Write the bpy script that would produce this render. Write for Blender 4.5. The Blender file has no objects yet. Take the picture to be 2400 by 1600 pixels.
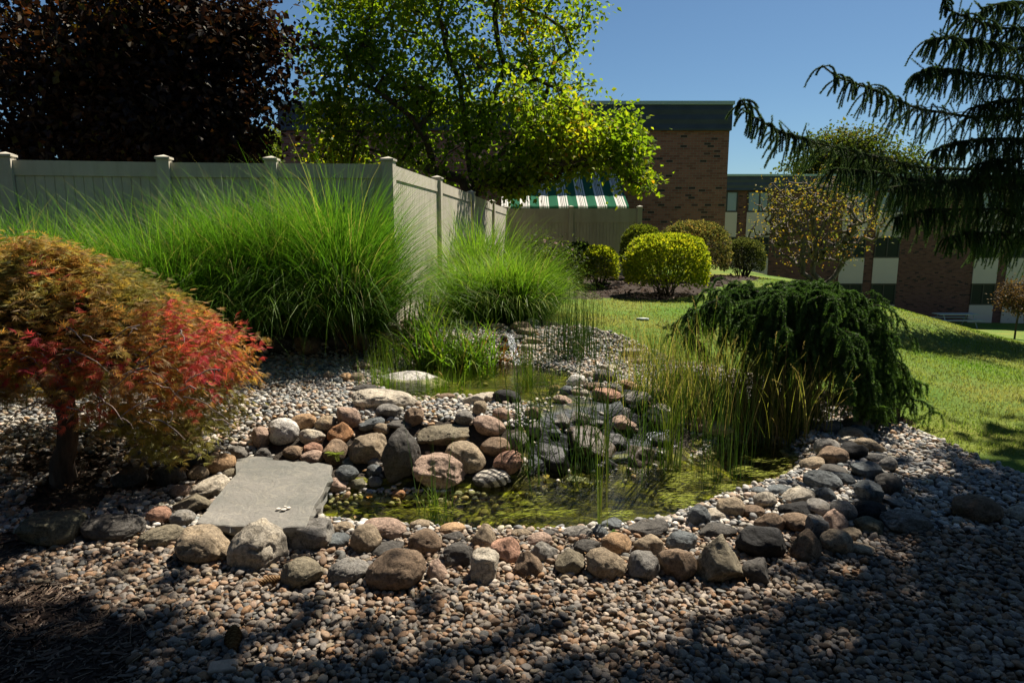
import bpy, bmesh, math, random
import numpy as np
from mathutils import Vector, Matrix

# ------------------------------------------------------------------ camera, sky, sun
scene = bpy.context.scene
C = scene.collection
PITCH = math.radians(9.6)
CAMZ = 1.6
cam_d = bpy.data.cameras.new("camera")
cam = bpy.data.objects.new("camera", cam_d)
C.objects.link(cam)
cam.location = (0, 0, CAMZ)
cam.rotation_euler = (math.radians(90) - PITCH, 0, 0)
cam_d.sensor_width = 36.0
cam_d.lens = 24.0
cam_d.clip_start = 0.05
cam_d.clip_end = 800
scene.camera = cam

SUN_AZ, SUN_EL = math.radians(40), math.radians(56)      # azimuth clockwise from +y
world = bpy.data.worlds.new("World")
scene.world = world
world.use_nodes = True
wn = world.node_tree
wn.nodes.clear()
w_out = wn.nodes.new("ShaderNodeOutputWorld")
w_bg = wn.nodes.new("ShaderNodeBackground")
w_sky = wn.nodes.new("ShaderNodeTexSky")
w_sky.sky_type = 'NISHITA'
w_sky.sun_disc = False
w_sky.sun_elevation = SUN_EL
w_sky.sun_rotation = SUN_AZ
w_sky.altitude = 300
w_sky.air_density = 0.9
w_sky.dust_density = 0.5
w_sky.ozone_density = 3.0
w_bg.inputs[1].default_value = 0.05
w_tint = wn.nodes.new("ShaderNodeMix")
w_tint.data_type = 'RGBA'
w_tint.blend_type = 'MULTIPLY'
w_tint.inputs[0].default_value = 1.0
w_tint.inputs[7].default_value = (0.56, 0.70, 0.75, 1)
wn.links.new(w_sky.outputs[0], w_tint.inputs[6])
wn.links.new(w_tint.outputs[2], w_bg.inputs[0])
wn.links.new(w_bg.outputs[0], w_out.inputs[0])

sun_d = bpy.data.lights.new("sun", 'SUN')
sun_d.energy = 5.0
sun_d.angle = math.radians(0.5)
sun_d.color = (1.0, 0.91, 0.78)
sun = bpy.data.objects.new("sun", sun_d)
C.objects.link(sun)
S = Vector((math.sin(SUN_AZ) * math.cos(SUN_EL), math.cos(SUN_AZ) * math.cos(SUN_EL), math.sin(SUN_EL)))
sun.rotation_euler = S.to_track_quat('Z', 'Y').to_euler()
sun.location = (10, 12, 15)

vs = scene.view_settings
vs.view_transform = 'Standard'
vs.look = 'None'
vs.exposure = 1.15
vs.gamma = 1.0
scene.cycles.max_bounces = 6
scene.cycles.diffuse_bounces = 2
scene.cycles.glossy_bounces = 2
scene.cycles.transparent_max_bounces = 12
scene.cycles.use_denoising = True

# ------------------------------------------------------------------ helpers
cp, sp = math.cos(PITCH), math.sin(PITCH)
FPX = 1600.0


def ray(u, v):
    a, b = (u - 1200.0) / FPX, (800.0 - v) / FPX
    return np.array([a, cp + b * sp, -sp + b * cp])


def P(u, v, d):
    """world point on the sight line of a photo point, at distance d along +y"""
    r = ray(u, v)
    t = d / r[1]
    return np.array([0, 0, CAMZ]) + r * t


def plane_pt(u, v, z):
    r = ray(u, v)
    t = (z - CAMZ) / r[2]
    return np.array([0, 0, CAMZ]) + r * t


def zat(v, d):
    return P(1200, v, d)[2]


def sstep(x):
    x = np.clip(x, 0, 1)
    return x * x * (3 - 2 * x)


def hash3(ix, iy, iz, seed):
    n = (ix * 374761393 + iy * 668265263 + iz * 2147483647 + seed * 1274126177) & 0xFFFFFFFF
    n = ((n ^ (n >> 13)) * 1274126177) & 0xFFFFFFFF
    n = n ^ (n >> 16)
    return (n & 0xFFFF) / 65535.0


def vnoise(p, seed=0):
    """value noise in [-1, 1] for an (n, 3) array"""
    p = np.asarray(p, float)
    i = np.floor(p).astype(np.int64)
    f = p - i
    f = f * f * (3 - 2 * f)
    out = 0
    for dx in (0, 1):
        wx = f[:, 0] if dx else 1 - f[:, 0]
        for dy in (0, 1):
            wy = f[:, 1] if dy else 1 - f[:, 1]
            for dz in (0, 1):
                wz = f[:, 2] if dz else 1 - f[:, 2]
                out = out + wx * wy * wz * hash3(i[:, 0] + dx, i[:, 1] + dy, i[:, 2] + dz, seed)
    return out * 2 - 1


def fbm(p, seed=0, octv=3, gain=0.5):
    a, s, out = 1.0, 1.0, 0
    for k in range(octv):
        out = out + a * vnoise(np.asarray(p) * s + 17.3 * k, seed + k)
        a *= gain
        s *= 2.03
    return out


class MB:
    """collects faces and makes ONE mesh object"""

    def __init__(self):
        self.v, self.f, self.c, self.n = [], [], [], 0

    def add(self, V, F, col=None):
        V = np.asarray(V, float).reshape(-1, 3)
        F = np.asarray(F, np.int64)
        if len(V) == 0:
            return
        self.v.append(V)
        self.f.append(F + self.n)
        if col is None:
            col = (1, 1, 1)
        col = np.asarray(col, float)
        if col.ndim == 1:
            col = np.tile(col[:3], (len(V), 1))
        self.c.append(col[:, :3])
        self.n += len(V)

    def box(self, lo, hi, col=None, M=None):
        x0, y0, z0 = lo
        x1, y1, z1 = hi
        V = np.array([[x0, y0, z0], [x1, y0, z0], [x1, y1, z0], [x0, y1, z0],
                      [x0, y0, z1], [x1, y0, z1], [x1, y1, z1], [x0, y1, z1]], float)
        if M is not None:
            V = V @ np.array(M.to_3x3()).T + np.array(M.translation)
        F = [[3, 2, 1, 0], [4, 5, 6, 7], [0, 1, 5, 4], [1, 2, 6, 5], [2, 3, 7, 6], [3, 0, 4, 7]]
        self.add(V, F, col)

    def build(self, name, mat, parent=None, smooth=False, loc=None):
        me = bpy.data.meshes.new(name)
        V = np.concatenate(self.v) if self.v else np.zeros((0, 3))
        if loc is not None:
            V = V - np.array(loc)
        counts = np.concatenate([np.full(len(F), F.shape[1]) for F in self.f]).astype(np.int32)
        idx = np.concatenate([F.ravel() for F in self.f]).astype(np.int32)
        me.vertices.add(len(V))
        me.vertices.foreach_set("co", V.astype(np.float32).ravel())
        me.loops.add(len(idx))
        me.loops.foreach_set("vertex_index", idx)
        me.polygons.add(len(counts))
        st = np.concatenate([[0], np.cumsum(counts)[:-1]]).astype(np.int32)
        me.polygons.foreach_set("loop_start", st)
        me.polygons.foreach_set("loop_total", counts)
        me.polygons.foreach_set("use_smooth", np.full(len(counts), bool(smooth)))
        me.update(calc_edges=True)
        ca = me.color_attributes.new("Col", 'FLOAT_COLOR', 'POINT')
        col = np.concatenate([np.concatenate(self.c), np.ones((len(V), 1))], axis=1)
        ca.data.foreach_set("color", col.astype(np.float32).ravel())
        for m in (mat if isinstance(mat, (list, tuple)) else [mat]):
            me.materials.append(m)
        o = bpy.data.objects.new(name, me)
        C.objects.link(o)
        if loc is not None:
            o.location = loc
        if parent is not None:
            o.parent = parent
            if loc is None:                      # vertices are in world space: undo the parent's offset
                o.matrix_parent_inverse = Matrix.Translation(-Vector(parent.location))
        return o


def tag(o, label=None, cat=None, group=None, kind=None):
    if label: o['label'] = label
    if cat: o['category'] = cat
    if group: o['group'] = group
    o['kind'] = kind or 'thing'
    return o


def thing(name, loc, label, cat, group=None):
    o = bpy.data.objects.new(name, None)
    C.objects.link(o)
    o.location = loc
    o.empty_display_size = 0.1
    return tag(o, label, cat, group)


def norm(a):
    a = np.asarray(a, float)
    return a / np.maximum(np.linalg.norm(a, axis=-1, keepdims=True), 1e-9)


def frustums(mb, A, B, ra, rb, k=5, col=None):
    A, B = np.asarray(A, float).reshape(-1, 3), np.asarray(B, float).reshape(-1, 3)
    n = len(A)
    ra, rb = np.broadcast_to(ra, (n,)), np.broadcast_to(rb, (n,))
    d = norm(B - A)
    ref = np.where(np.abs(d[:, 2:3]) > 0.9, np.array([[1.0, 0, 0]]), np.array([[0, 0, 1.0]]))
    e1 = norm(np.cross(d, ref))
    e2 = np.cross(d, e1)
    ang = np.arange(k) * 2 * math.pi / k
    ring = e1[:, None, :] * np.cos(ang)[None, :, None] + e2[:, None, :] * np.sin(ang)[None, :, None]
    V = np.concatenate([A[:, None, :] + ring * ra[:, None, None], B[:, None, :] + ring * rb[:, None, None]], axis=1)
    i = np.arange(k)
    f = np.stack([i, i + k, (i + 1) % k + k, (i + 1) % k], axis=1)
    F = (f[None] + (np.arange(n) * 2 * k)[:, None, None]).reshape(-1, 4)
    if col is not None:
        col = np.asarray(col, float)
        if col.ndim == 2:
            col = np.repeat(col, 2 * k, axis=0)
    mb.add(V.reshape(-1, 3), F, col)


def tube(mb, pts, r, k=8, col=None, cap=True):
    """a smooth connected tube along points; r is a number or one per point"""
    pts = np.asarray(pts, float)
    n = len(pts)
    r = np.broadcast_to(r, (n,))
    t = norm(np.gradient(pts, axis=0))
    V = []
    e = norm(np.cross(t[0], [0.31, 0.9, 0.2]))
    for i in range(n):
        e = norm(e - t[i] * np.dot(e, t[i]))
        b = np.cross(t[i], e)
        for j in range(k):
            a = 2 * math.pi * j / k
            V.append(pts[i] + r[i] * (e * math.cos(a) + b * math.sin(a)))
    F = []
    for i in range(n - 1):
        for j in range(k):
            F.append([i * k + j, i * k + (j + 1) % k, (i + 1) * k + (j + 1) % k, (i + 1) * k + j])
    mb.add(V, F, col)
    if cap:
        base = np.array(V)
        mb.add(np.concatenate([base[:k], pts[:1]]), [[(j + 1) % k, j, k] for j in range(k)], col)
        mb.add(np.concatenate([base[-k:], pts[-1:]]), [[j, (j + 1) % k, k] for j in range(k)], col)


def blades(mb, base, az, L, th0, bend, w, col, seg=5, tip=None, power=1.4, rng=None):
    """arching grass blades: th0 = lean from vertical at the base, bend = extra lean at the tip"""
    base = np.asarray(base, float)
    n = len(base)
    s = np.linspace(0, 1, seg + 1)
    L, th0, bend, w = [np.broadcast_to(np.asarray(q, float), (n,)) for q in (L, th0, bend, w)]
    sm = (s[:-1] + s[1:]) / 2
    th = th0[:, None] + bend[:, None] * sm[None] ** power
    step = (L / seg)[:, None]
    hx = np.concatenate([np.zeros((n, 1)), np.cumsum(np.sin(th) * step, axis=1)], axis=1)
    hz = np.concatenate([np.zeros((n, 1)), np.cumsum(np.cos(th) * step, axis=1)], axis=1)
    ca, sa = np.cos(az)[:, None], np.sin(az)[:, None]
    ctr = np.stack([base[:, 0:1] + hx * ca, base[:, 1:2] + hx * sa, base[:, 2:3] + hz], axis=2)
    tw = az + math.pi / 2 + (rng.normal(0, 0.7, n) if rng is not None else 0)
    wv = np.stack([np.cos(tw), np.sin(tw), np.zeros(n)], axis=1)
    prof = np.maximum(1 - s ** 2.2, 0.06) * np.minimum(0.6 + s * 2, 1)
    off = wv[:, None, :] * (w[:, None] * prof[None] * 0.5)[:, :, None]
    V = np.stack([ctr - off, ctr + off], axis=2).reshape(n, -1, 3)
    i = np.arange(seg)
    f = np.stack([2 * i, 2 * i + 1, 2 * i + 3, 2 * i + 2], axis=1)
    F = (f[None] + (np.arange(n) * 2 * (seg + 1))[:, None, None]).reshape(-1, 4)
    col = np.asarray(col, float)
    if col.ndim == 1:
        col = np.tile(col, (n, 1))
    if tip is None:
        cc = np.repeat(col, 2 * (seg + 1), axis=0)
    else:
        tip = np.asarray(tip, float)
        if tip.ndim == 1:
            tip = np.tile(tip, (n, 1))
        sw = np.repeat(s ** 2, 2)[None, :, None]
        cc = (col[:, None, :] * (1 - sw) + tip[:, None, :] * sw).reshape(-1, 3)
    mb.add(V.reshape(-1, 3), F, cc)
    return ctr


def leaves(mb, Pn, axis, nrm, size, col, fold=0.25, wid=0.55):
    """leaf blades: a folded kite of two triangles per leaf"""
    n = len(Pn)
    size = np.broadcast_to(size, (n,))[:, None]
    ax = norm(axis)
    sd = norm(np.cross(ax, nrm))
    up = np.cross(sd, ax)
    b = Pn
    tipp = Pn + ax * size
    l = Pn + ax * size * 0.42 + sd * size * wid * 0.5 + up * size * fold * 0.4
    r = Pn + ax * size * 0.42 - sd * size * wid * 0.5 + up * size * fold * 0.4
    V = np.stack([b, r, tipp, l], axis=1).reshape(-1, 3)
    f = np.array([[0, 1, 2], [0, 2, 3]])
    F = (f[None] + (np.arange(n) * 4)[:, None, None]).reshape(-1, 3)
    mb.add(V, F, np.repeat(np.asarray(col), 4, axis=0) if np.ndim(col) == 2 else col)


def needles(mb, A, T, count, length, width, col, rng, fwd=0.7, span=None):
    """needles around twig points: A (n,3) points, T (n,3) tangents, count per point"""
    n = len(A)
    A = np.repeat(A, count, axis=0)
    T = np.repeat(norm(T), count, axis=0)
    col = np.repeat(col, count, axis=0) if np.ndim(col) == 2 else np.tile(col, (len(A), 1))
    R = rng.normal(0, 1, A.shape)
    R = norm(R - T * np.sum(R * T, axis=1, keepdims=True))
    D = norm(R + T * fwd)
    Ls = length * rng.uniform(0.7, 1.15, (len(A), 1))
    W = norm(np.cross(D, rng.normal(0, 1, A.shape))) * width * 0.5
    A = A + T * rng.uniform(-0.5, 0.5, (len(A), 1)) * (length if span is None else np.repeat(span, count)[:, None])
    V = np.stack([A - W, A + W, A + D * Ls], axis=1).reshape(-1, 3)
    F = np.arange(len(A) * 3).reshape(-1, 3)
    mb.add(V, F, np.repeat(col, 3, axis=0))


def rdir(rng, n):
    return norm(rng.normal(0, 1, (n, 3)))


# ------------------------------------------------------------------ materials
def new_mat(name):
    m = bpy.data.materials.new(name)
    m.use_nodes = True
    nt = m.node_tree
    nt.nodes.clear()
    out = nt.nodes.new("ShaderNodeOutputMaterial")
    return m, nt, out


def nd(nt, typ, **kw):
    n = nt.nodes.new(typ)
    for k, v in kw.items():
        if k.startswith('i_'):
            key = k[2:]
            key = int(key) if key.isdigit() else key.replace('_', ' ')
            n.inputs[key].default_value = v
        else:
            setattr(n, k, v)
    return n


def ramp(nt, stops, interp='LINEAR'):
    r = nt.nodes.new("ShaderNodeValToRGB")
    r.color_ramp.interpolation = interp
    el = r.color_ramp.elements
    while len(el) > 1:
        el.remove(el[-1])
    el[0].position = stops[0][0]
    el[0].color = (*stops[0][1], 1) if len(stops[0][1]) == 3 else stops[0][1]
    for p, c in stops[1:]:
        e = el.new(p)
        e.color = (*c, 1) if len(c) == 3 else c
    return r


def mix(nt, fac, a, b, blend='MIX'):
    n = nt.nodes.new("ShaderNodeMix")
    n.data_type = 'RGBA'
    n.blend_type = blend
    for sock, val in ((n.inputs[0], fac), (n.inputs[6], a), (n.inputs[7], b)):
        if hasattr(val, 'is_linked') or isinstance(val, bpy.types.NodeSocket):
            nt.links.new(val, sock)
        else:
            sock.default_value = val if not isinstance(val, tuple) or len(val) == 4 else (*val, 1)
    return n.outputs[2]


def principled(nt, out, rough=0.8, spec=0.3):
    b = nt.nodes.new("ShaderNodeBsdfPrincipled")
    b.inputs['Roughness'].default_value = rough
    b.inputs['Specular IOR Level'].default_value = spec
    nt.links.new(b.outputs[0], out.inputs[0])
    return b


def bump(nt, height, bsdf, dist=0.01, strength=1.0):
    b = nd(nt, "ShaderNodeBump")
    b.inputs['Distance'].default_value = dist
    b.inputs['Strength'].default_value = strength
    nt.links.new(height, b.inputs['Height'])
    nt.links.new(b.outputs[0], bsdf.inputs['Normal'])
    return b


def noise(nt, scale, detail=4, rough=0.55, coord=None, dist=0.0):
    n = nd(nt, "ShaderNodeTexNoise")
    n.inputs['Scale'].default_value = scale
    n.inputs['Detail'].default_value = detail
    n.inputs['Roughness'].default_value = rough
    n.inputs['Distortion'].default_value = dist
    if coord is not None:
        nt.links.new(coord, n.inputs['Vector'])
    return n


def mat_leaf(name, trans=0.45, gloss=0.12, tint=(1.15, 1.2, 0.6)):
    m, nt, out = new_mat(name)
    at = nd(nt, "ShaderNodeAttribute", attribute_name="Col")
    d = nd(nt, "ShaderNodeBsdfDiffuse")
    t = nd(nt, "ShaderNodeBsdfTranslucent")
    g = nd(nt, "ShaderNodeBsdfGlossy")
    g.inputs['Roughness'].default_value = 0.5
    g.inputs['Color'].default_value = (0.4, 0.4, 0.36, 1)
    tc = mix(nt, 1.0, at.outputs[0], (*tint, 1), 'MULTIPLY')
    nt.links.new(at.outputs[0], d.inputs[0])
    nt.links.new(tc, t.inputs[0])
    m1 = nd(nt, "ShaderNodeMixShader")
    m1.inputs[0].default_value = trans
    nt.links.new(d.outputs[0], m1.inputs[1])
    nt.links.new(t.outputs[0], m1.inputs[2])
    m2 = nd(nt, "ShaderNodeMixShader")
    m2.inputs[0].default_value = gloss * 0.35
    nt.links.new(m1.outputs[0], m2.inputs[1])
    nt.links.new(g.outputs[0], m2.inputs[2])
    nt.links.new(m2.outputs[0], out.inputs[0])
    return m


def mat_bark(name, c1, c2, scale=14):
    m, nt, out = new_mat(name)
    b = principled(nt, out, 0.9, 0.15)
    tc = nd(nt, "ShaderNodeTexCoord")
    mp = nd(nt, "ShaderNodeMapping")
    mp.inputs['Scale'].default_value = (1, 1, 0.25)
    nt.links.new(tc.outputs['Object'], mp.inputs[0])
    n = noise(nt, scale, 6, 0.65, mp.outputs[0])
    r = ramp(nt, [(0.3, c1), (0.7, c2)])
    nt.links.new(n.outputs[0], r.inputs[0])
    nt.links.new(r.outputs[0], b.inputs['Base Color'])
    bump(nt, n.outputs[0], b, 0.02)
    return m


def mat_plain(name, col, rough=0.6, spec=0.3, var=0.12, scale=6.0, bmp=0.0, metal=0.0):
    m, nt, out = new_mat(name)
    b = principled(nt, out, rough, spec)
    b.inputs['Metallic'].default_value = metal
    tc = nd(nt, "ShaderNodeTexCoord")
    n = noise(nt, scale, 6, 0.6, tc.outputs['Object'])
    r = ramp(nt, [(0.25, tuple(c * (1 - var) for c in col)), (0.75, tuple(min(1, c * (1 + var)) for c in col))])
    nt.links.new(n.outputs[0], r.inputs[0])
    nt.links.new(r.outputs[0], b.inputs['Base Color'])
    if bmp:
        bump(nt, n.outputs[0], b, bmp)
    return m


def mat_rock(name, rough=0.85, wet=False, banded=False):
    m, nt, out = new_mat(name)
    b = principled(nt, out, rough, 0.35 if wet else 0.25)
    tc = nd(nt, "ShaderNodeTexCoord")
    oi = nd(nt, "ShaderNodeObjectInfo")
    add = nd(nt, "ShaderNodeVectorMath", operation='ADD')
    sc = nd(nt, "ShaderNodeVectorMath", operation='SCALE')
    cmb = nd(nt, "ShaderNodeCombineXYZ")
    for k in range(3):
        nt.links.new(oi.outputs['Random'], cmb.inputs[k])
    nt.links.new(cmb.outputs[0], sc.inputs[0])
    sc.inputs['Scale'].default_value = 37.0
    nt.links.new(tc.outputs['Object'], add.inputs[0])
    nt.links.new(sc.outputs[0], add.inputs[1])
    co = add.outputs[0]
    n1 = noise(nt, 7, 5, 0.6, co)                 # broad patches
    n2 = noise(nt, 85, 4, 0.75, co)               # mineral grains
    n3 = noise(nt, 26, 8, 0.72, co, 0.6)          # pits and stains
    r1 = ramp(nt, [(0.3, (0.62, 0.6, 0.58)), (0.55, (1, 1, 1)), (0.75, (1.3, 1.22, 1.1))])
    nt.links.new(n1.outputs[0], r1.inputs[0])
    c = mix(nt, 1.0, oi.outputs['Color'], r1.outputs[0], 'MULTIPLY')
    r2 = ramp(nt, [(0.34, (0.4, 0.4, 0.4)), (0.46, (0.9, 0.9, 0.9)), (0.58, (1.1, 1.1, 1.1)), (0.68, (1.75, 1.68, 1.55))])
    nt.links.new(n2.outputs[0], r2.inputs[0])
    c = mix(nt, 0.3 if wet else 0.85, c, r2.outputs[0], 'MULTIPLY')
    r3 = ramp(nt, [(0.36, (0.34, 0.32, 0.28)), (0.52, (1.12, 1.1, 1.08))])
    nt.links.new(n3.outputs[0], r3.inputs[0])
    c = mix(nt, 0.75, c, r3.outputs[0], 'MULTIPLY')
    if banded:
        wv = nd(nt, "ShaderNodeTexWave")
        wv.inputs['Scale'].default_value = 9
        wv.inputs['Distortion'].default_value = 5
        wv.inputs['Detail'].default_value = 3
        wv.inputs['Detail Scale'].default_value = 1.2
        wv.bands_direction = 'DIAGONAL'
        nt.links.new(co, wv.inputs['Vector'])
        rb = ramp(nt, [(0.3, (0.06, 0.055, 0.05)), (0.45, (0.9, 0.86, 0.8)), (0.8, (1.2, 1.15, 1.05))])
        nt.links.new(wv.outputs[0], rb.inputs[0])
        c = mix(nt, 0.9, c, rb.outputs[0], 'MULTIPLY')
    nt.links.new(c, b.inputs['Base Color'])
    mu = nd(nt, "ShaderNodeMath", operation='MULTIPLY_ADD')
    nt.links.new(n3.outputs[0], mu.inputs[0])
    mu.inputs[1].default_value = 1.0
    ma = nd(nt, "ShaderNodeMath", operation='MULTIPLY')
    nt.links.new(n2.outputs[0], ma.inputs[0])
    ma.inputs[1].default_value = 0.25
    nt.links.new(ma.outputs[0], mu.inputs[2])
    bump(nt, mu.outputs[0], b, 0.022 if not wet else 0.008)
    return m


def mat_pebble(name):
    m, nt, out = new_mat(name)
    b = principled(nt, out, 0.7, 0.35)
    at = nd(nt, "ShaderNodeAttribute", attribute_name="Col")
    tc = nd(nt, "ShaderNodeTexCoord")
    n2 = noise(nt, 120, 4, 0.7, tc.outputs['Object'])
    r2 = ramp(nt, [(0.32, (0.62, 0.6, 0.58)), (0.55, (1.05, 1.05, 1.05)), (0.75, (1.25, 1.22, 1.18))])
    nt.links.new(n2.outputs[0], r2.inputs[0])
    c = mix(nt, 0.8, at.outputs[0], r2.outputs[0], 'MULTIPLY')
    nt.links.new(c, b.inputs['Base Color'])
    bump(nt, n2.outputs[0], b, 0.002)
    return m


def mat_ground(name, stops, scale=30, dist=0.01, rough=0.95, big=None):
    m, nt, out = new_mat(name)
    b = principled(nt, out, rough, 0.15)
    tc = nd(nt, "ShaderNodeTexCoord")
    n = noise(nt, scale, 8, 0.7, tc.outputs['Object'])
    r = ramp(nt, stops)
    nt.links.new(n.outputs[0], r.inputs[0])
    c = r.outputs[0]
    if big:
        nb = noise(nt, big[0], 4, 0.6, tc.outputs['Object'], 0.4)
        rb = ramp(nt, big[1])
        nt.links.new(nb.outputs[0], rb.inputs[0])
        c = mix(nt, 1.0, c, rb.outputs[0], 'MULTIPLY')
    nt.links.new(c, b.inputs['Base Color'])
    bump(nt, n.outputs[0], b, dist)
    return m


M_ROCK = mat_rock("weathered_stone")
M_WET = mat_rock("wet_stone", 0.5, True)
M_BAND = mat_rock("banded_stone", 0.75, False, True)
M_PEB = mat_pebble("river_pebble")
M_LEAF = mat_leaf("leaf", 0.58, 0.1, (1.3, 1.25, 0.55))
M_CROWN = mat_leaf("crown_leaf", 0.62, 0.1, (1.65, 1.75, 0.5))
M_GRASS = mat_leaf("grass_blade", 0.5, 0.14, (1.0, 1.18, 0.55))
M_NEEDLE = mat_leaf("needle", 0.35, 0.12, (1.3, 1.3, .7))
M_RUSH = mat_leaf("rush_stem", 0.2, 0.12)
M_BARK = mat_bark("bark", (0.03, 0.024, 0.018), (0.11, 0.09, 0.07))
M_BARK_G = mat_bark("grey_bark", (0.06, 0.05, 0.04), (0.2, 0.17, 0.14))

# ------------------------------------------------------------------ the lie of the land
LP = np.array([(0.5, 7.5, .5), (1.3, 6.8, .48), (2.3, 12, .5), (0, 18, .33), (3.3, 18, .3), (-2, 9, .52), (-6, 8, .52),
               (-8, 14, .4), (4.7, 13, .6), (3.1, 5.4, .05), (2.3, 5.8, .12), (3.8, 5.3, .03), (5, 5.5, -.05), (4.1, 7, .19),
               (6.2, 11, .19), (5.5, 7.9, 0), (9.7, 14, -.68), (29, 42, -4.3), (16, 42, -4.1), (11, 42, -3.6), (8, 26, .1),
               (0, 25, .3), (-10, 25, .3), (14, 20, -2.0), (3, 10, .47), (7.5, 18, .2), (20, 25, -2.9), (30, 30, -4),
               (-3, 6.9, .5), (-6, 6.5, .5), (8, 8, -.3), (-12, 45, .5), (60, 60, -5.5), (-60, 60, 0.5), (60, 10, -2), (-60, 5, .5)])


def tps_fit(pts):
    n = len(pts)
    d = np.linalg.norm(pts[:, None, :2] - pts[None, :, :2], axis=2)
    K = np.where(d > 0, d * d * np.log(np.maximum(d, 1e-9)), 0) + np.eye(n) * 0.02
    Pm = np.concatenate([np.ones((n, 1)), pts[:, :2]], axis=1)
    A = np.block([[K, Pm], [Pm.T, np.zeros((3, 3))]])
    return np.linalg.solve(A, np.concatenate([pts[:, 2], np.zeros(3)]))


TPSW = tps_fit(LP)


def lawn_z(x, y):
    out = TPSW[-3] + TPSW[-2] * x + TPSW[-1] * y
    for (px, py, _), w in zip(LP, TPSW[:-3]):
        d2 = (x - px) ** 2 + (y - py) ** 2
        out = out + w * 0.5 * d2 * np.log(np.maximum(d2, 1e-12))
    return out


WX = [-6, -2.4, -1.7, -1.0, 0.0, 0.5, 1.0, 1.5, 2.0, 2.6, 4.5, 9]
WY = [4.4, 4.45, 4.62, 4.52, 4.50, 4.75, 5.0, 5.32, 5.7, 5.9, 5.6, 5.5]
WW = [1.8, 1.6, 0.75, 0.48, 0.46, 0.5, 0.5, 0.4, 0.35, 0.5, 1.2, 1.5]
Z_LOW, Z_UP = -0.06, 0.285


def poly_px(px, z):
    return np.array([plane_pt(u, v, z)[:2] for u, v in px])


LOW_POND = poly_px([(560, 1120), (600, 1225), (755, 1222), (850, 1238), (1000, 1244), (1200, 1256), (1400, 1250), (1560, 1226),
                    (1660, 1186), (1790, 1150), (1870, 1110), (1890, 1075), (1860, 1040), (1740, 1012), (1660, 1040), (1600, 1080),
                    (1480, 1098), (1340, 1104), (1240, 1130), (1100, 1142), (950, 1150), (780, 1150)], Z_LOW)
UP_POND = poly_px([(868, 906), (890, 872), (960, 854), (1150, 846), (1240, 852), (1350, 872), (1345, 905), (1310, 930), (1250, 940),
                   (1200, 936), (1060, 926), (960, 934)], Z_UP)


def poly_sd(poly, x, y):
    """signed distance to a polygon, negative inside"""
    x, y = np.asarray(x, float), np.asarray(y, float)
    d = np.full(x.shape, 1e9)
    inside = np.zeros(x.shape, bool)
    n = len(poly)
    for i in range(n):
        ax, ay = poly[i]
        bx, by = poly[(i + 1) % n]
        ex, ey = bx - ax, by - ay
        t = np.clip(((x - ax) * ex + (y - ay) * ey) / (ex * ex + ey * ey + 1e-12), 0, 1)
        d = np.minimum(d, np.hypot(x - ax - t * ex, y - ay - t * ey))
        if ay != by:
            c = ((ay > y) != (by > y)) & (x < (bx - ax) * (y - ay) / (by - ay) + ax)
            inside ^= c
    return np.where(inside, -d, d)


def zf(x, y):
    x, y = np.asarray(x, float), np.asarray(y, float)
    T = lawn_z(x, y)
    # gravel terrace behind the boulder wall, then the low upper wall in front of the ornamental grasses
    ter = 0.25 + 0.05 * np.clip((y - 4.7) / 1.9, 0, 1)
    up = np.where(x < -0.2, sstep((y - 6.55) / 0.3), sstep((y - 6.45) / 0.9))
    ter = ter + (np.maximum(T, 0.45) - ter) * up
    side = sstep((x - 1.1) / 1.0)
    H = np.where(y < 8, ter * (1 - side) + T * side, T)
    yw, w = np.interp(x, WX, WY), np.interp(x, WX, WW)
    s = sstep((y - (yw - w / 2)) / w)
    z = H * s
    # mound under the right-hand boulders
    z = z + 0.07 * np.exp(-(((x - 1.75) / 0.5) ** 2 + ((y - 3.75) / 0.35) ** 2))
    z = z + 0.05 * np.exp(-(((x - 2.35) / 0.3) ** 2 + ((y - 4.6) / 0.6) ** 2))
    sd = poly_sd(LOW_POND, x, y)
    fl = Z_LOW + np.where(sd < 0, -np.minimum(0.16, -sd * 0.55), sd * 0.9)
    z = np.minimum(z, np.where(sd < 0.09, fl, z))
    sd2 = poly_sd(UP_POND, x, y)
    fl2 = Z_UP + np.where(sd2 < 0, -np.minimum(0.11, -sd2 * 0.5), sd2 * 0.9)
    z = np.where((sd2 < 0.06), np.minimum(z, fl2), z)
    return z


def G(u, v):
    """where the sight line of a photo point meets the ground"""
    r = ray(u, v)
    t = np.linspace(2.0, 60, 6000)
    t = 2.0 * (60 / 2.0) ** (np.arange(6000) / 5999)
    x, y, z = r[0] * t, r[1] * t, CAMZ + r[2] * t
    h = z - zf(x, y)
    k = np.argmax(h < 0)
    if h[k] >= 0:
        k = 5999
    return np.array([x[k], y[k], float(zf(x[k:k + 1], y[k:k + 1])[0])])


# plan areas
LAWN_EDGE = [(2700, 1200), (2400, 1118), (2300, 1082), (2200, 1036), (2130, 1004), (2060, 982), (1960, 938), (1850, 900),
             (1700, 868), (1590, 856), (1530, 824), (1460, 792), (1400, 776), (1330, 764), (1275, 750), (1262, 700)]
lp = [tuple(G(u, v)[:2]) for u, v in LAWN_EDGE]
LAWN = np.array([(14, 2.0)] + lp + [(0.9, 19), (-9, 26), (-80, 26), (-80, 130), (130, 130), (130, 2.0)])
MULCH_FRONT = np.array([tuple(G(u, v)[:2]) for u, v in [(-900, 1330), (60, 1330), (200, 1390), (340, 1450), (400, 1520), (440, 1640), (460, 2000)]] + [(-9, 0.5), (-9, 3)])
MULCH_SHRUB = np.array([tuple(G(u, v)[:2]) for u, v in [(1270, 700), (1300, 704), (1420, 700), (1560, 704), (1640, 690), (1700, 668), (1800, 655)]] + [(4.6, 15.5), (2.5, 18.2), (0.0, 18.2), (0.3, 11)])
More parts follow.
